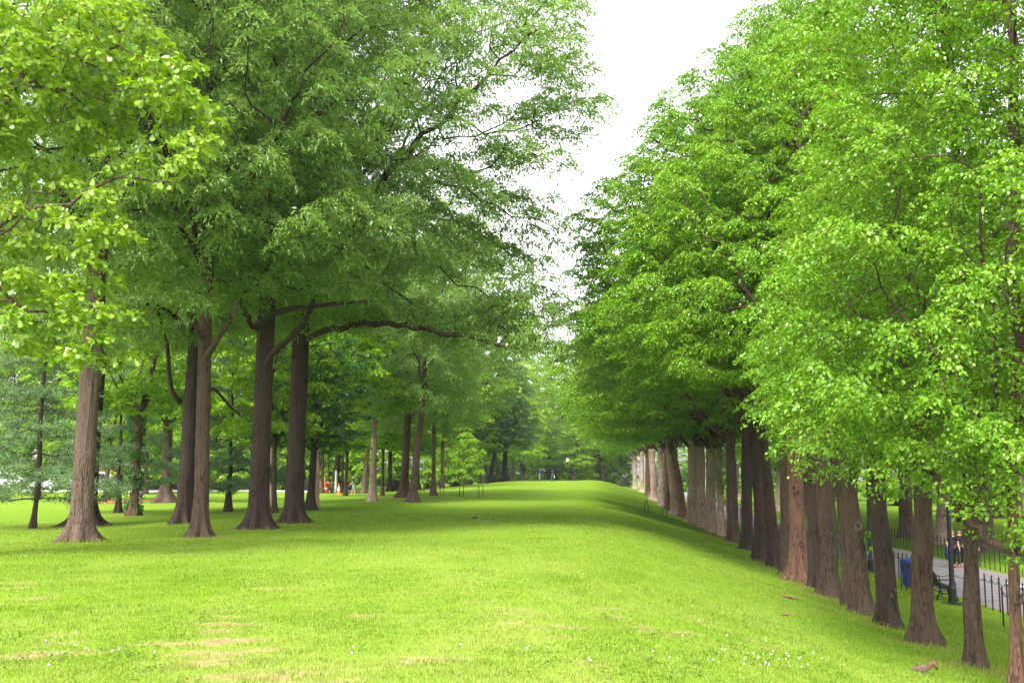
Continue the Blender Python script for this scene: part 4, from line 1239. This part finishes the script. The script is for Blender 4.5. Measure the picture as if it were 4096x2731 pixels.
def person(label, p, rotz, h=1.72, top='black_cloth', sleeve='long', legs='jeans', short=False, hair='hair', long_hair=False, shoe='black_cloth', stride=0.22, arms=None,
           cap=None, group=None, wide=1.0, collar=None):
    """faces local +Y; arms: {side: (elbow, wrist)} overrides, side -1 is the person's left hand... x sign"""
    k = h / 1.72
    root = thing('person', label, 'person', p, rotz, group, k)
    wd = wide
    N = []; E = []
    def add(x, y, z, rx, ry=None, frm=None):
        N.append((x, y, z, rx, ry or rx)); i = len(N) - 1
        if frm is not None: E.append((frm, i))
        return i
    pel = add(0, 0, 0.95, 0.125 * wd, 0.10 * wd)
    w1 = add(0, 0.0, 1.12, 0.115 * wd, 0.09 * wd, pel)
    ch = add(0, 0.0, 1.32, 0.135 * wd, 0.095 * wd, w1)
    up_ = add(0, -0.005, 1.42, 0.09, 0.07, ch)
    nk = add(0, 0.0, 1.49, 0.048, 0.05, up_)
    jw = add(0, 0.03, 1.555, 0.055, 0.065, nk)
    hd = add(0, 0.015, 1.625, 0.072, 0.09, jw)
    add(0, 0.0, 1.69, 0.05, 0.06, hd)
    J = {}
    for s_ in (-1, 1):
        sh = add(s_ * 0.17 * wd, 0, 1.40, 0.055, 0.05, up_)
        e0, w0 = (arms or {}).get(s_, ((s_ * 0.235 * wd, -0.03 - 0.06 * s_, 1.13), (s_ * 0.235 * wd, 0.09 - 0.10 * s_, 0.90)))
        el = add(*e0, 0.042, 0.042, sh)
        wr = add(*w0, 0.028, 0.03, el)
        dv = (Vector(w0) - Vector(e0)).normalized()
        pm = Vector(w0) + dv * 0.075
        pa = add(*pm, 0.036, 0.02, wr)
        sid = dv.cross(Vector((s_ * 1.0, 0.1, 0))).normalized()
        for fi in range(4):                                     # four fingers and a thumb
            o_ = sid * (fi - 1.5) * 0.02
            ln = (0.07, 0.082, 0.078, 0.06)[fi]
            f1 = add(*(pm + dv * 0.045 + o_), 0.0085, 0.0085, pa)
            add(*(pm + dv * (0.045 + ln * 0.9) + o_ * 1.1 + Vector((-s_ * 0.018, 0, 0))), 0.0075, 0.0075, f1)
        add(*(Vector(w0) + dv * 0.07 + sid * 0.055), 0.0095, 0.0095, wr)
        J[s_] = (e0, w0)
    LG = {}
    for s_ in (-1, 1):
        fy = s_ * stride
        hp = add(s_ * 0.085 * wd, 0, 0.90, 0.088 * wd, 0.085, pel)
        kn = add(s_ * 0.095, fy * 0.55 + 0.03, 0.50, 0.058, 0.06, hp)
        an = add(s_ * 0.10, fy - (0.06 if fy < 0 else 0), 0.09 + (0.05 if fy < 0 else 0), 0.036, 0.038, kn)
        add(s_ * 0.105, fy + 0.13 - (0.05 if fy < 0 else 0), 0.035, 0.034, 0.026, an)
        LG[s_] = (N[hp], N[kn], N[an], N[-1])
    link('body', skin_mesh('body', N, E), root).data.materials.append(M['skin'])
    # clothing
    def cloth(name, nodes, edges, m):
        me = skin_mesh(name, nodes, edges); me.materials.clear(); me.materials.append(M[m]); link(name, me, root)
    T = [(0, 0, 0.88, 0.15 * wd, 0.125 * wd), (0, 0, 1.12, 0.14 * wd, 0.115 * wd), (0, 0, 1.32, 0.155 * wd, 0.115 * wd), (0, -0.005, 1.43, 0.105, 0.085), (0, 0, 1.475, 0.066, 0.066)]
    TE = [(0, 1), (1, 2), (2, 3), (3, 4)]
    for s_ in (-1, 1):
        e0, w0 = J[s_]
        T.append((s_ * 0.172 * wd, 0, 1.40, 0.072, 0.068)); TE.append((3, len(T) - 1))
        if sleeve == 'long':
            T.append((*e0, 0.058, 0.058)); TE.append((len(T) - 2, len(T) - 1))
            T.append((*w0, 0.042, 0.044)); TE.append((len(T) - 2, len(T) - 1))
        else:
            m_ = Vector((s_ * 0.172 * wd, 0, 1.40)).lerp(Vector(e0), 0.75)
            T.append((*m_, 0.062, 0.06)); TE.append((len(T) - 2, len(T) - 1))
    cloth('jacket' if sleeve == 'long' else 'shirt', T, TE, top)
    B = [(0, 0, 0.98, 0.138 * wd, 0.112 * wd)]; BE = []
    for s_ in (-1, 1):
        hp, kn, an, toe = LG[s_]
        B.append((hp[0], hp[1], hp[2], 0.10 * wd, 0.10 * wd)); BE.append((0, len(B) - 1))
        B.append((kn[0], kn[1], kn[2] - (0 if short else 0), 0.085 if short else 0.072, 0.085 if short else 0.074)); BE.append((len(B) - 2, len(B) - 1))
        if not short:
            B.append((an[0], an[1], an[2] + 0.02, 0.056, 0.06)); BE.append((len(B) - 2, len(B) - 1))
    cloth('shorts' if short else 'trousers', B, BE, legs)
    for s_ in (-1, 1):
        hp, kn, an, toe = LG[s_]
        sb = MB()
        sb.ball((toe[0], (an[1] + toe[1]) / 2 + 0.01, 0.045), (0.05, 0.14, 0.045), 10, 6)
        sb.ball((an[0], an[1], an[2]), (0.05, 0.055, 0.045), 8, 6)
        sb.build('shoe', M[shoe], root, smooth=True)
    fc = MB()
    fc.ball((0, 0.108, 1.60), (0.014, 0.022, 0.024), 8, 6)
    for s_ in (-1, 1):
        fc.ball((s_ * 0.078, 0.01, 1.61), (0.014, 0.024, 0.034), 8, 6)
    fc.build('nose_and_ears', M['skin'], root, smooth=True)
    for s_ in (-1, 1):
        MB().ball((s_ * 0.03, 0.092, 1.635), (0.012, 0.008, 0.008), 8, 6).build('eye', M['dark_glass'], root, smooth=True)
    MB().ball((0, 0.099, 1.563), (0.024, 0.008, 0.007), 8, 6).build('mouth', M['red'], root, smooth=True)
    hb = MB().ball((0, -0.022, 1.66), (0.088, 0.102, 0.085), 14, 8)
    if long_hair:
        hb.ball((0, -0.07, 1.54), (0.085, 0.06, 0.14), 12, 8)
    hb.build('hair', M[hair], root, smooth=True)
    if cap:
        cb = MB().ball((0, -0.005, 1.685), (0.096, 0.108, 0.07), 14, 8)
        cb.ball((0, 0.12, 1.675), (0.075, 0.09, 0.012), 12, 6)
        cb.build('cap', M[cap], root, smooth=True)
    return root
def local(root, v):
    m = Matrix.Translation(root.location) @ Matrix.Rotation(root.rotation_euler.z, 4, 'Z') @ Matrix.Scale(root.scale[0], 4)
    return m @ Vector(v)
def bag(name, label, root, v, r, m, handle=None, cat='bag'):
    p = local(root, v)
    t = thing(name, label, cat, p, root.rotation_euler.z)
    b = MB().ball((0, 0, 0), r, 12, 8)
    b.build('bag_body', M[m], t, smooth=True)
    if handle is not None:
        q = Matrix.Rotation(-root.rotation_euler.z, 4, 'Z') @ (local(root, handle) - p)
        MB().tube([(-0.04, 0, r[2] * 0.8), (q.x * 0.5 - 0.05, q.y * 0.5, q.z * 0.6 + r[2] * 0.3), tuple(q), (q.x * 0.5 + 0.05, q.y * 0.5, q.z * 0.6 + r[2] * 0.3), (0.04, 0, r[2] * 0.8)], 0.012, 6).build('strap', M[m], t)
    return t

dP = 150.0
a = person('stroller on the lawn crest in a navy jacket and grey trousers, walking away', ground_at(540, dP), R(8), 1.76, 'navy', 'long', 'khaki', hair='hair_red', shoe='black_cloth', stride=0.24)
bag('backpack', 'navy backpack worn by the stroller in grey trousers', a, (0, -0.2, 1.22), (0.16, 0.11, 0.24), 'navy', None, 'backpack')
a = person('stroller on the lawn crest in a black jacket and dark teal trousers', ground_at(552.5, dP - 4), R(-25), 1.66, 'black_cloth', 'long', 'teal', hair='hair', long_hair=True, stride=0.15)
bag('carrier_bag', 'small white bag in the hand of the stroller in teal trousers', a, (0.27, 0.02, 0.62), (0.06, 0.05, 0.14), 'white_cloth', (0.26, -0.02, 0.82))
pm_, d = hit(353.5, 492.5); pm_ = ground_at(353.5, 103)
a = person('stout man in a black tee, grey shorts and cap at the grove edge', pm_, R(100), 1.72, 'black_cloth', 'short', 'grey_cloth', short=True, hair='hair', cap='black_cloth', shoe='tan', stride=0.12, wide=1.25,
           arms={1: ((0.26, 0.02, 1.15), (0.2, 0.22, 0.98)), -1: ((-0.26, 0.02, 1.15), (-0.2, 0.22, 0.98))})
bag('holdall', 'black bag held by the stout man in grey shorts', a, (0.1, 0.34, 0.68), (0.14, 0.22, 0.2), 'black_cloth', (0.2, 0.26, 0.92))
gp = ground_at(949.5, 50.5)
a = person('walker in black with a navy coat on the arm, partly behind the near lamp post', gp, R(180), 1.68, 'black_cloth', 'short', 'black_cloth', hair='hair_red', long_hair=True, shoe='red', stride=0.14,
           arms={1: ((0.25, -0.02, 1.14), (0.26, 0.14, 0.98))})
bag('folded_coat', 'navy coat hanging over the arm of the walker in red shoes', a, (0.30, 0.08, 0.72), (0.09, 0.13, 0.33), 'navy', None, 'coat')
a = person('walker in black jacket and red brown shoes, right of the near lamp post', ground_at(956.5, 51), R(170), 1.70, 'black_cloth', 'long', 'black_cloth', hair='hair', shoe='tan', stride=0.2,
           arms={-1: ((-0.24, 0.02, 1.14), (-0.16, 0.2, 1.02))})
bag('handbag', 'tan handbag carried by the walker right of the lamp post', a, (-0.22, 0.17, 0.78), (0.09, 0.06, 0.15), 'tan', (-0.17, 0.22, 0.98))
person('walker in a black tee and pale jeans raising an arm, half behind a slim elm', ground_at(967.5, 51), R(200), 1.72, 'black_cloth', 'short', 'pale_jeans', hair='hair_red', shoe='white_cloth', stride=0.16,
       arms={1: ((0.30, 0.12, 1.30), (0.16, 0.22, 1.52))})
person('walker in a navy and white top, in the gap between two elms', ground_at(822.5, 82), R(165), 1.70, 'navy', 'short', 'jeans', hair='hair', shoe='red', stride=0.18, arms={1: ((0.23, 0.05, 1.15), (0.1, 0.22, 1.1))})
person('walker in dark clothes with bare arms behind the flared elm', ground_at(827, 80), R(175), 1.74, 'black_cloth', 'short', 'black_cloth', hair='hair', shoe='black_cloth', stride=0.2)
person('walker in a red top glimpsed between pale elm trunks', ground_at(702.8, 150), R(180), 1.72, 'red', 'short', 'navy', hair='hair', shoe='black_cloth', stride=0.2)
person('walker in dark top and blue jeans beside the pale sapling', ground_at(726.2, 122), R(185), 1.74, 'black_cloth', 'long', 'jeans', hair='hair', shoe='white_cloth', stride=0.2)
person('walker in blue jeans glimpsed right of the straight elm', ground_at(740.2, 112), R(185), 1.74, 'grey_cloth', 'short', 'jeans', hair='hair', shoe='black_cloth', stride=0.16)
for k, (px, top, lg, st, lab) in enumerate(((613.5, 'teal', 'black_cloth', 0.05, 'person in dark green standing in the far group by the elms'), (619, 'black_cloth', 'khaki', 0.2, 'person in black standing in the middle of the far group'),
                                            (624, 'navy', 'navy', 0.1, 'person in navy at the right of the far group'))):
    person(lab, ground_at(px, 176), R(60 + 50 * k), 1.7, top, 'long', lg, hair='hair', shoe='black_cloth', stride=st)

# ================================================================== animals
def squirrel():
    p, d = hit(921.5, 672)
    root = thing('squirrel', 'squirrel with grey brown back and rusty curled tail feeding on the grass', 'squirrel', p, R(2))
    N = [(0, 0, 0.075, 0.052, 0.058), (0.045, 0, 0.07, 0.045, 0.05), (-0.06, 0, 0.068, 0.044, 0.048), (-0.105, 0, 0.055, 0.03, 0.032), (-0.14, 0, 0.04, 0.03, 0.03), (-0.172, 0, 0.026, 0.014, 0.014)]
    E = [(0, 1), (0, 2), (2, 3), (3, 4), (4, 5)]
    for s_ in (-1, 1):
        i = len(N); N += [(0.055, s_ * 0.035, 0.055, 0.03, 0.034), (0.075, s_ * 0.042, 0.022, 0.016, 0.016), (0.035, s_ * 0.045, 0.010, 0.011, 0.009)]; E += [(1, i), (i, i + 1), (i + 1, i + 2)]
        i = len(N); N += [(-0.085, s_ * 0.025, 0.04, 0.015, 0.016), (-0.078, s_ * 0.028, 0.018, 0.010, 0.010), (-0.105, s_ * 0.028, 0.006, 0.008, 0.007)]; E += [(2, i), (i, i + 1), (i + 1, i + 2)]
        i = len(N); N += [(-0.128, s_ * 0.018, 0.075, 0.007, 0.005)]; E += [(4, i)]
    me = skin_mesh('squirrel_body', N, E, sub=2); me.materials.append(M['fur']); link('body', me, root)
    for s_ in (-1, 1):
        MB().ball((-0.150, s_ * 0.025, 0.048), 0.005, 8, 6).build('eye', M['dark_glass'], root, smooth=True)
    tl = [(0.07, 0, 0.05), (0.10, 0, 0.055), (0.122, 0, 0.09), (0.145, 0, 0.13), (0.175, 0, 0.142), (0.205, 0, 0.12), (0.222, 0, 0.085), (0.232, 0, 0.045)]
    MB().tube(tl, [0.022, 0.026, 0.036, 0.042, 0.044, 0.042, 0.034, 0.012], 12).build('tail', M['fur_red'], root, smooth=True)
squirrel()
def bird(label, px, py, rz, s=1.0):
    p, d = hit(px, py)
    root = thing('bird', label, 'bird', p, rz, 'small dark birds on the lawn', s)
    N = [(0, 0, 0.10, 0.045, 0.05), (0.06, 0, 0.115, 0.036, 0.04), (0.10, 0, 0.15, 0.026, 0.027), (0.125, 0, 0.17, 0.026, 0.026), (0.15, 0, 0.17, 0.011, 0.011), (-0.07, 0, 0.09, 0.03, 0.028), (-0.12, 0, 0.085, 0.02, 0.01), (-0.20, 0, 0.075, 0.022, 0.006)]
    me = skin_mesh('bird_body', N, [(0, 1), (1, 2), (2, 3), (3, 4), (0, 5), (5, 6), (6, 7)], sub=1); me.materials.append(M['bird']); link('body', me, root)
    MB().tube([(0.155, 0, 0.17), (0.19, 0, 0.164)], [0.008, 0.001], 6).build('beak', M['yellow'], root)
    for s_ in (-1, 1):
        MB().tube([(0.01, s_ * 0.022, 0.07), (0.015, s_ * 0.024, 0.035), (0.01, s_ * 0.024, 0.0)], 0.005, 5).build('leg', M['black_iron'], root)
        MB().ball((-0.03, s_ * 0.045, 0.105), (0.09, 0.012, 0.035), 10, 6).build('wing', M['bird'], root, smooth=True)
bird('larger dark bird on the lawn, tail to the left', 474.5, 519, R(15), 0.8)
bird('smaller dark bird on the lawn right of the larger one', 493, 520, R(100), 0.65)

# clods of earth near the row
for k, (px, py, s_, lab) in enumerate(((783, 578.5, 0.1, 'brown clod of earth on the grass left of the row'), (790.5, 598, 0.13, 'larger brown clod nearest the flared elm'), (785, 596.7, 0.11, 'flat brown clod left of the larger one'), (784, 615, 0.08, 'small dark clod lowest on the slope'),
                                       (708, 538, 0.12, 'rusty patch of earth at the foot of the split pale elm'))):
    p, d = hit(px, py)
    b = MB(); g = np.random.default_rng(60 + k)
    for j in range(7):
        s_ *= 0.93
        b.ball((g.normal(0, s_ * 0.8), g.normal(0, s_ * 0.5), 0.02), (s_ * g.uniform(.3, .7), s_ * g.uniform(.3, .6), s_ * g.uniform(.2, .4)), 8, 6, g.uniform(0, 3))
    o = b.build('earth_clod', M['dirt'], None, smooth=True, loc=p); tag(o, lab, 'clod', 'clods of earth by the elm row')

# ================================================================== street things seen through the grove
def cone(p, s):
    root = thing('traffic_cone', 'orange traffic cone with white bands at the grove edge', 'traffic cone', p, 0.2, None, s)
    MB().box((0, 0, 0.02), (0.4, 0.4, 0.04)).lathe([(0.17, 0.04), (0.15, 0.1), (0.128, 0.3)], 20).build('cone_foot', M['orange'], root)
    MB().lathe([(0.13, 0.3), (0.108, 0.42)], 20).build('band', M['white_band'], root)
    MB().lathe([(0.106, 0.42), (0.094, 0.5)], 20).build('cone_middle', M['orange'], root)
    MB().lathe([(0.096, 0.5), (0.08, 0.62)], 20).build('band', M['white_band'], root)
    MB().lathe([(0.078, 0.62), (0.05, 0.86), (0.03, 0.88)], 20).build('cone_tip', M['orange'], root)
cone(ground_at(339, 104), 1.05)
up = ground_at(336, 106)
root = thing('utility_post', 'slim grey tapering utility post behind the traffic cone', 'post', up)
MB().lathe([(0.16, -0.05), (0.15, 0.6), (0.12, 1.6), (0.10, 2.1), (0.06, 2.2)], 14).build('shaft', M['zinc'], root, smooth=True)
MB().box((0.12, 0.02, 1.1), (0.05, 0.1, 2.0)).build('conduit', M['black_iron'], root)
bp1 = ground_at(328, 113)
root = thing('barricade', 'orange and white striped barricade between thin grove trunks', 'barricade', bp1, R(10))
for k, x in enumerate((-0.75, 0.75)):
    MB().tube([(x, -0.3, 0), (x, 0, 1.15)], 0.04, 6).tube([(x, 0.3, 0), (x, 0, 1.15)], 0.04, 6).build('leg', M['zinc'], root)
for z in (1.0, 0.62):
    pl = MB().box((0, -0.06, z), (1.8, 0.05, 0.24)).build('board', M['white_band'], root)
    st = MB()
    for k in range(4):
        st.box((-0.68 + k * 0.45, -0.09, z), (0.24, 0.012, 0.236))
    st.build('stripe', M['orange'], pl)
dr = ground_at(326, 112.5)
root = thing('traffic_drum', 'orange drum with a white band beside the barricade', 'traffic drum', dr)
MB().lathe([(0.32, 0), (0.3, 0.35)], 18).build('drum_base', M['orange'], root)
MB().lathe([(0.295, 0.35), (0.285, 0.55)], 18).build('band', M['white_band'], root)
MB().lathe([(0.28, 0.55), (0.26, 0.95), (0.2, 1.0)], 18).build('drum_top', M['orange'], root)
mp_ = ground_at(301, 121)
root = thing('work_machine', 'dark roadside work machine with yellow boom beyond the dark oak pair', 'machine', mp_, R(-8))
MB().box((0, 0, 0.85), (2.6, 1.3, 0.75), 0, 0.92).build('engine_body', M['black_iron'], root, bevel=0.06)
MB().box((-0.2, 0, 1.75), (1.2, 1.15, 1.1), 0, 0.88).build('cab', M['dark_glass'], root, bevel=0.05)
MB().tube([(0.9, 0, 1.1), (1.6, 0, 2.3), (2.5, 0, 1.9), (2.9, 0, 1.0)], [0.13, 0.13, 0.1, 0.08], 8).build('boom', M['yellow'], root)
MB().box((2.9, 0, 0.75), (0.5, 0.8, 0.5), 0, 0.7).build('bucket', M['yellow'], root)
for x in (-0.85, 0.85):
    for y_ in (-0.68, 0.68):
        wl = MB().lathe([(0.2, -0.13), (0.44, -0.12), (0.46, 0), (0.44, 0.12), (0.2, 0.13)], 18).build('wheel', M['rubber'], root, loc=(x, y_, 0.45), rot=(PI / 2, 0, 0))
        MB().lathe([(0.19, -0.14), (0.12, -0.15), (0.05, -0.15)], 14).build('hub', M['yellow'], wl)

def car(label, p, rz, m, van=False):
    root = thing('parked_car' if not van else 'parked_van', label, 'car' if not van else 'van', p, rz, 'vehicles parked on the road at the far left')
    if van:
        prof = [(-2.4, 0.35), (2.35, 0.35), (2.45, 0.8), (2.3, 1.1), (1.55, 1.25), (0.95, 2.0), (-2.3, 2.1), (-2.45, 1.9)]
        win = [(1.45, 1.28), (0.92, 1.88), (-0.1, 1.92), (-0.1, 1.28)]
    else:
        prof = [(-2.2, 0.35), (2.15, 0.35), (2.25, 0.65), (2.1, 0.85), (1.05, 0.98), (0.35, 1.42), (-1.1, 1.46), (-1.85, 1.05), (-2.25, 0.95)]
        win = [(0.95, 1.0), (0.32, 1.36), (-1.05, 1.39), (-1.6, 1.06)]
    MB().prism(prof, -0.86, 0.86).build('body', M[m], root, bevel=0.07)
    for s_ in (-1, 1):
        MB().prism(win, s_ * 0.845, s_ * 0.872).build('side_window', M['dark_glass'], root)
        MB().box((2.2 if not van else 2.38, s_ * 0.6, 0.68 if not van else 0.85), (0.12, 0.32, 0.14)).build('headlight', M['white_band'], root)
        MB().box((-2.22 if not van else -2.42, s_ * 0.7, 0.8), (0.1, 0.22, 0.16)).build('tail_light', M['red'], root)
        for x in (-1.35, 1.4):
            wl = MB().lathe([(0.18, -0.1), (0.31, -0.11), (0.33, 0), (0.31, 0.11), (0.18, 0.1)], 18).build('wheel', M['rubber'], root, loc=(x, s_ * 0.82, 0.33), rot=(PI / 2, 0, 0))
            MB().lathe([(0.2, -0.115), (0.12, -0.12), (0.03, -0.12)], 14).lathe([(0.03, 0.12), (0.12, 0.12), (0.2, 0.115)], 14).build('rim', M['zinc'], wl)
def road_at(px, d, label, rz, m, van=False):
    p = ground_at(px, d); car(label, p + np.array([0, 0, 0.03]), rz, m, van)
road_at(4, 122, 'white van parked at the left end of the road', R(6), 'white_car', True)
road_at(19, 122.5, 'silver car parked next to the white van', R(6), 'silver')
road_at(66, 123, 'silver car parked behind the grey ridged oak', R(6), 'silver')
road_at(98, 122.5, 'white van parked just right of the grey ridged oak', R(6), 'white_car', True)

hb_ = ground_at(136, 136)
root = thing('low_building', 'low maroon building with terracotta panels behind the left grove', 'building', hb_, R(12))
MB().box((0, 0, 1.3), (9.5, 5, 3.0)).build('wall', M['maroon'], root)
MB().box((0, 0, 2.93), (10.0, 5.5, 0.25)).build('roof', M['dark_glass'], root, bevel=0.04)
MB().box((0, -2.56, 0.12), (9.8, 0.12, 0.5)).build('plinth', M['concrete'], root)
for x in (-3.7, -2.3):
    MB().box((x, -2.54, 1.5), (0.8, 0.09, 2.2)).build('panel', M['redwood'], root, bevel=0.01)
for x in (-0.3, 1.7, 3.5):
    wn = MB().box((x, -2.53, 2.05), (1.2, 0.08, 0.75)).build('window', M['dark_glass'], root)
    MB().box((x, -2.56, 1.63), (1.35, 0.1, 0.07)).build('sill', M['concrete'], wn)

# ================================================================== small plants
def tuft(parent, name, pos, n, rad, m, L=0.1, seed=0, out=(0, -1, 0)):
    g = np.random.default_rng(seed)
    C = np.array(pos)[None] + g.normal(0, 1, (n, 3)) * rad
    o = np.tile(np.array(out, float), (n, 1))
    return link(name, leaf_mesh(name, C, o, 7, (0.09, 0.05), L, L * 0.62, M[m], seed, 'ovate'), parent)
T5 = [c for c in EL[4].children if c.name.startswith('trunk')][0]
tuft(T5, 'leaves', (0.35, -0.1, 0.95), 7, 0.12, 'elm_near', 0.12, 1, (1, -.5, 0))
tuft(T5, 'leaves', (0.12, -0.2, 1.75), 8, (0.1, 0.08, 0.3), 'elm_near', 0.12, 2, (1, -.5, 0))
T4 = [c for c in EL[3].children if c.name.startswith('trunk')][0]
tuft(T4, 'leaves', (0.2, -0.15, 0.8), 5, 0.08, 'elm_near', 0.1, 3, (1, -.5, 0))
T15 = [c for c in EL[15].children if c.name.startswith('trunk')][0]
tuft(T15, 'leaves', (0.5, -0.4, 2.0), 14, 0.25, 'elm_near', 0.16, 4, (1, -.5, 0))
iv = [o for o in col.objects if o.get('label', '').startswith('ivy clad')][0]
ivt = [c for c in iv.children if c.name.startswith('trunk')][0]
g = np.random.default_rng(21)
aa = g.uniform(0, 2 * PI, 170); zz = g.uniform(0.3, 5.5, 170) ** 1.0
C = np.stack([np.cos(aa) * 0.3, np.sin(aa) * 0.3, zz], 1)
link('ivy', leaf_mesh('ivy', C, np.stack([np.cos(aa), np.sin(aa), 0 * aa], 1), 10, (0.16, 0.16), 0.13, 0.11, M['maple_dark'], 22, 'ovate', droop=0.9), ivt)
p, d = hit(727, 536)
tree('sapling', 'pale thin sapling between the slender elm and the straight elm', 'tree', p, 'near_a', 0.045, 2.6, lean=(0.05, 0), rot=1.0, sc_=(0.28, 0.28, 0.36), bark='bark_pink_lit', seed=888, flare=0.3, sides=12)

# ================================================================== pale spring haze in the air
hm = bpy.data.materials.new('haze'); hm.use_nodes = True
nt = hm.node_tree
for n in list(nt.nodes):
    if n.type == 'BSDF_PRINCIPLED': nt.nodes.remove(n)
pv = nt.nodes.new('ShaderNodeVolumePrincipled')
pv.inputs['Color'].default_value = (0.93, 0.96, 1.0, 1)
pv.inputs['Density'].default_value = 0.00016
nt.links.new(pv.outputs[0], [n for n in nt.nodes if n.type == 'OUTPUT_MATERIAL'][0].inputs['Volume'])
hz = MB().box((0, 325, 18.5), (880, 790, 53)).build('haze', hm)
tag(hz, None, None, None, 'stuff')

# ================================================================== light and world
w = bpy.data.worlds.new('World'); sc.world = w; w.use_nodes = True
nt = w.node_tree
bg = nt.nodes['Background']
sky = nt.nodes.new('ShaderNodeTexSky'); sky.sky_type = 'NISHITA'; sky.sun_disc = False
SUN_EL, SUN_AZ = R(52), R(202)          # azimuth clockwise from +Y: behind the camera, to its left
sky.sun_elevation = SUN_EL; sky.sun_rotation = SUN_AZ
sky.dust_density = 3.0; sky.air_density = 1.0; sky.ozone_density = 1.0
hs = nt.nodes.new('ShaderNodeHueSaturation'); hs.inputs['Saturation'].default_value = 0.06      # an overcast sky has no blue
nt.links.new(sky.outputs[0], hs.inputs['Color']); nt.links.new(hs.outputs[0], bg.inputs['Color'])
bg.inputs['Strength'].default_value = 0.15
sl = bpy.data.lights.new('sun', 'SUN'); sl.energy = 1.3; sl.angle = R(16); sl.color = (1.0, 0.96, 0.9)
so = bpy.data.objects.new('sun', sl); col.objects.link(so)
sd = Vector((math.sin(SUN_AZ) * math.cos(SUN_EL), math.cos(SUN_AZ) * math.cos(SUN_EL), math.sin(SUN_EL)))
so.rotation_euler = sd.to_track_quat('Z', 'Y').to_euler()
so.location = (0, 0, 60)
vs = sc.view_settings
vs.view_transform = 'Standard'; vs.look = 'None'; vs.gamma = 1.0; vs.use_curve_mapping = False
vs.exposure = 2.1
cy = sc.cycles
cy.max_bounces = 10; cy.diffuse_bounces = 8; cy.transmission_bounces = 6; cy.glossy_bounces = 2; cy.transparent_max_bounces = 8
cy.use_denoising = True
cy.caustics_reflective = False; cy.caustics_refractive = False
if __import__('os').environ.get('DBG'):
    open('/tmp/dbg.txt','w').write('\n'.join(map(str,DEB)))
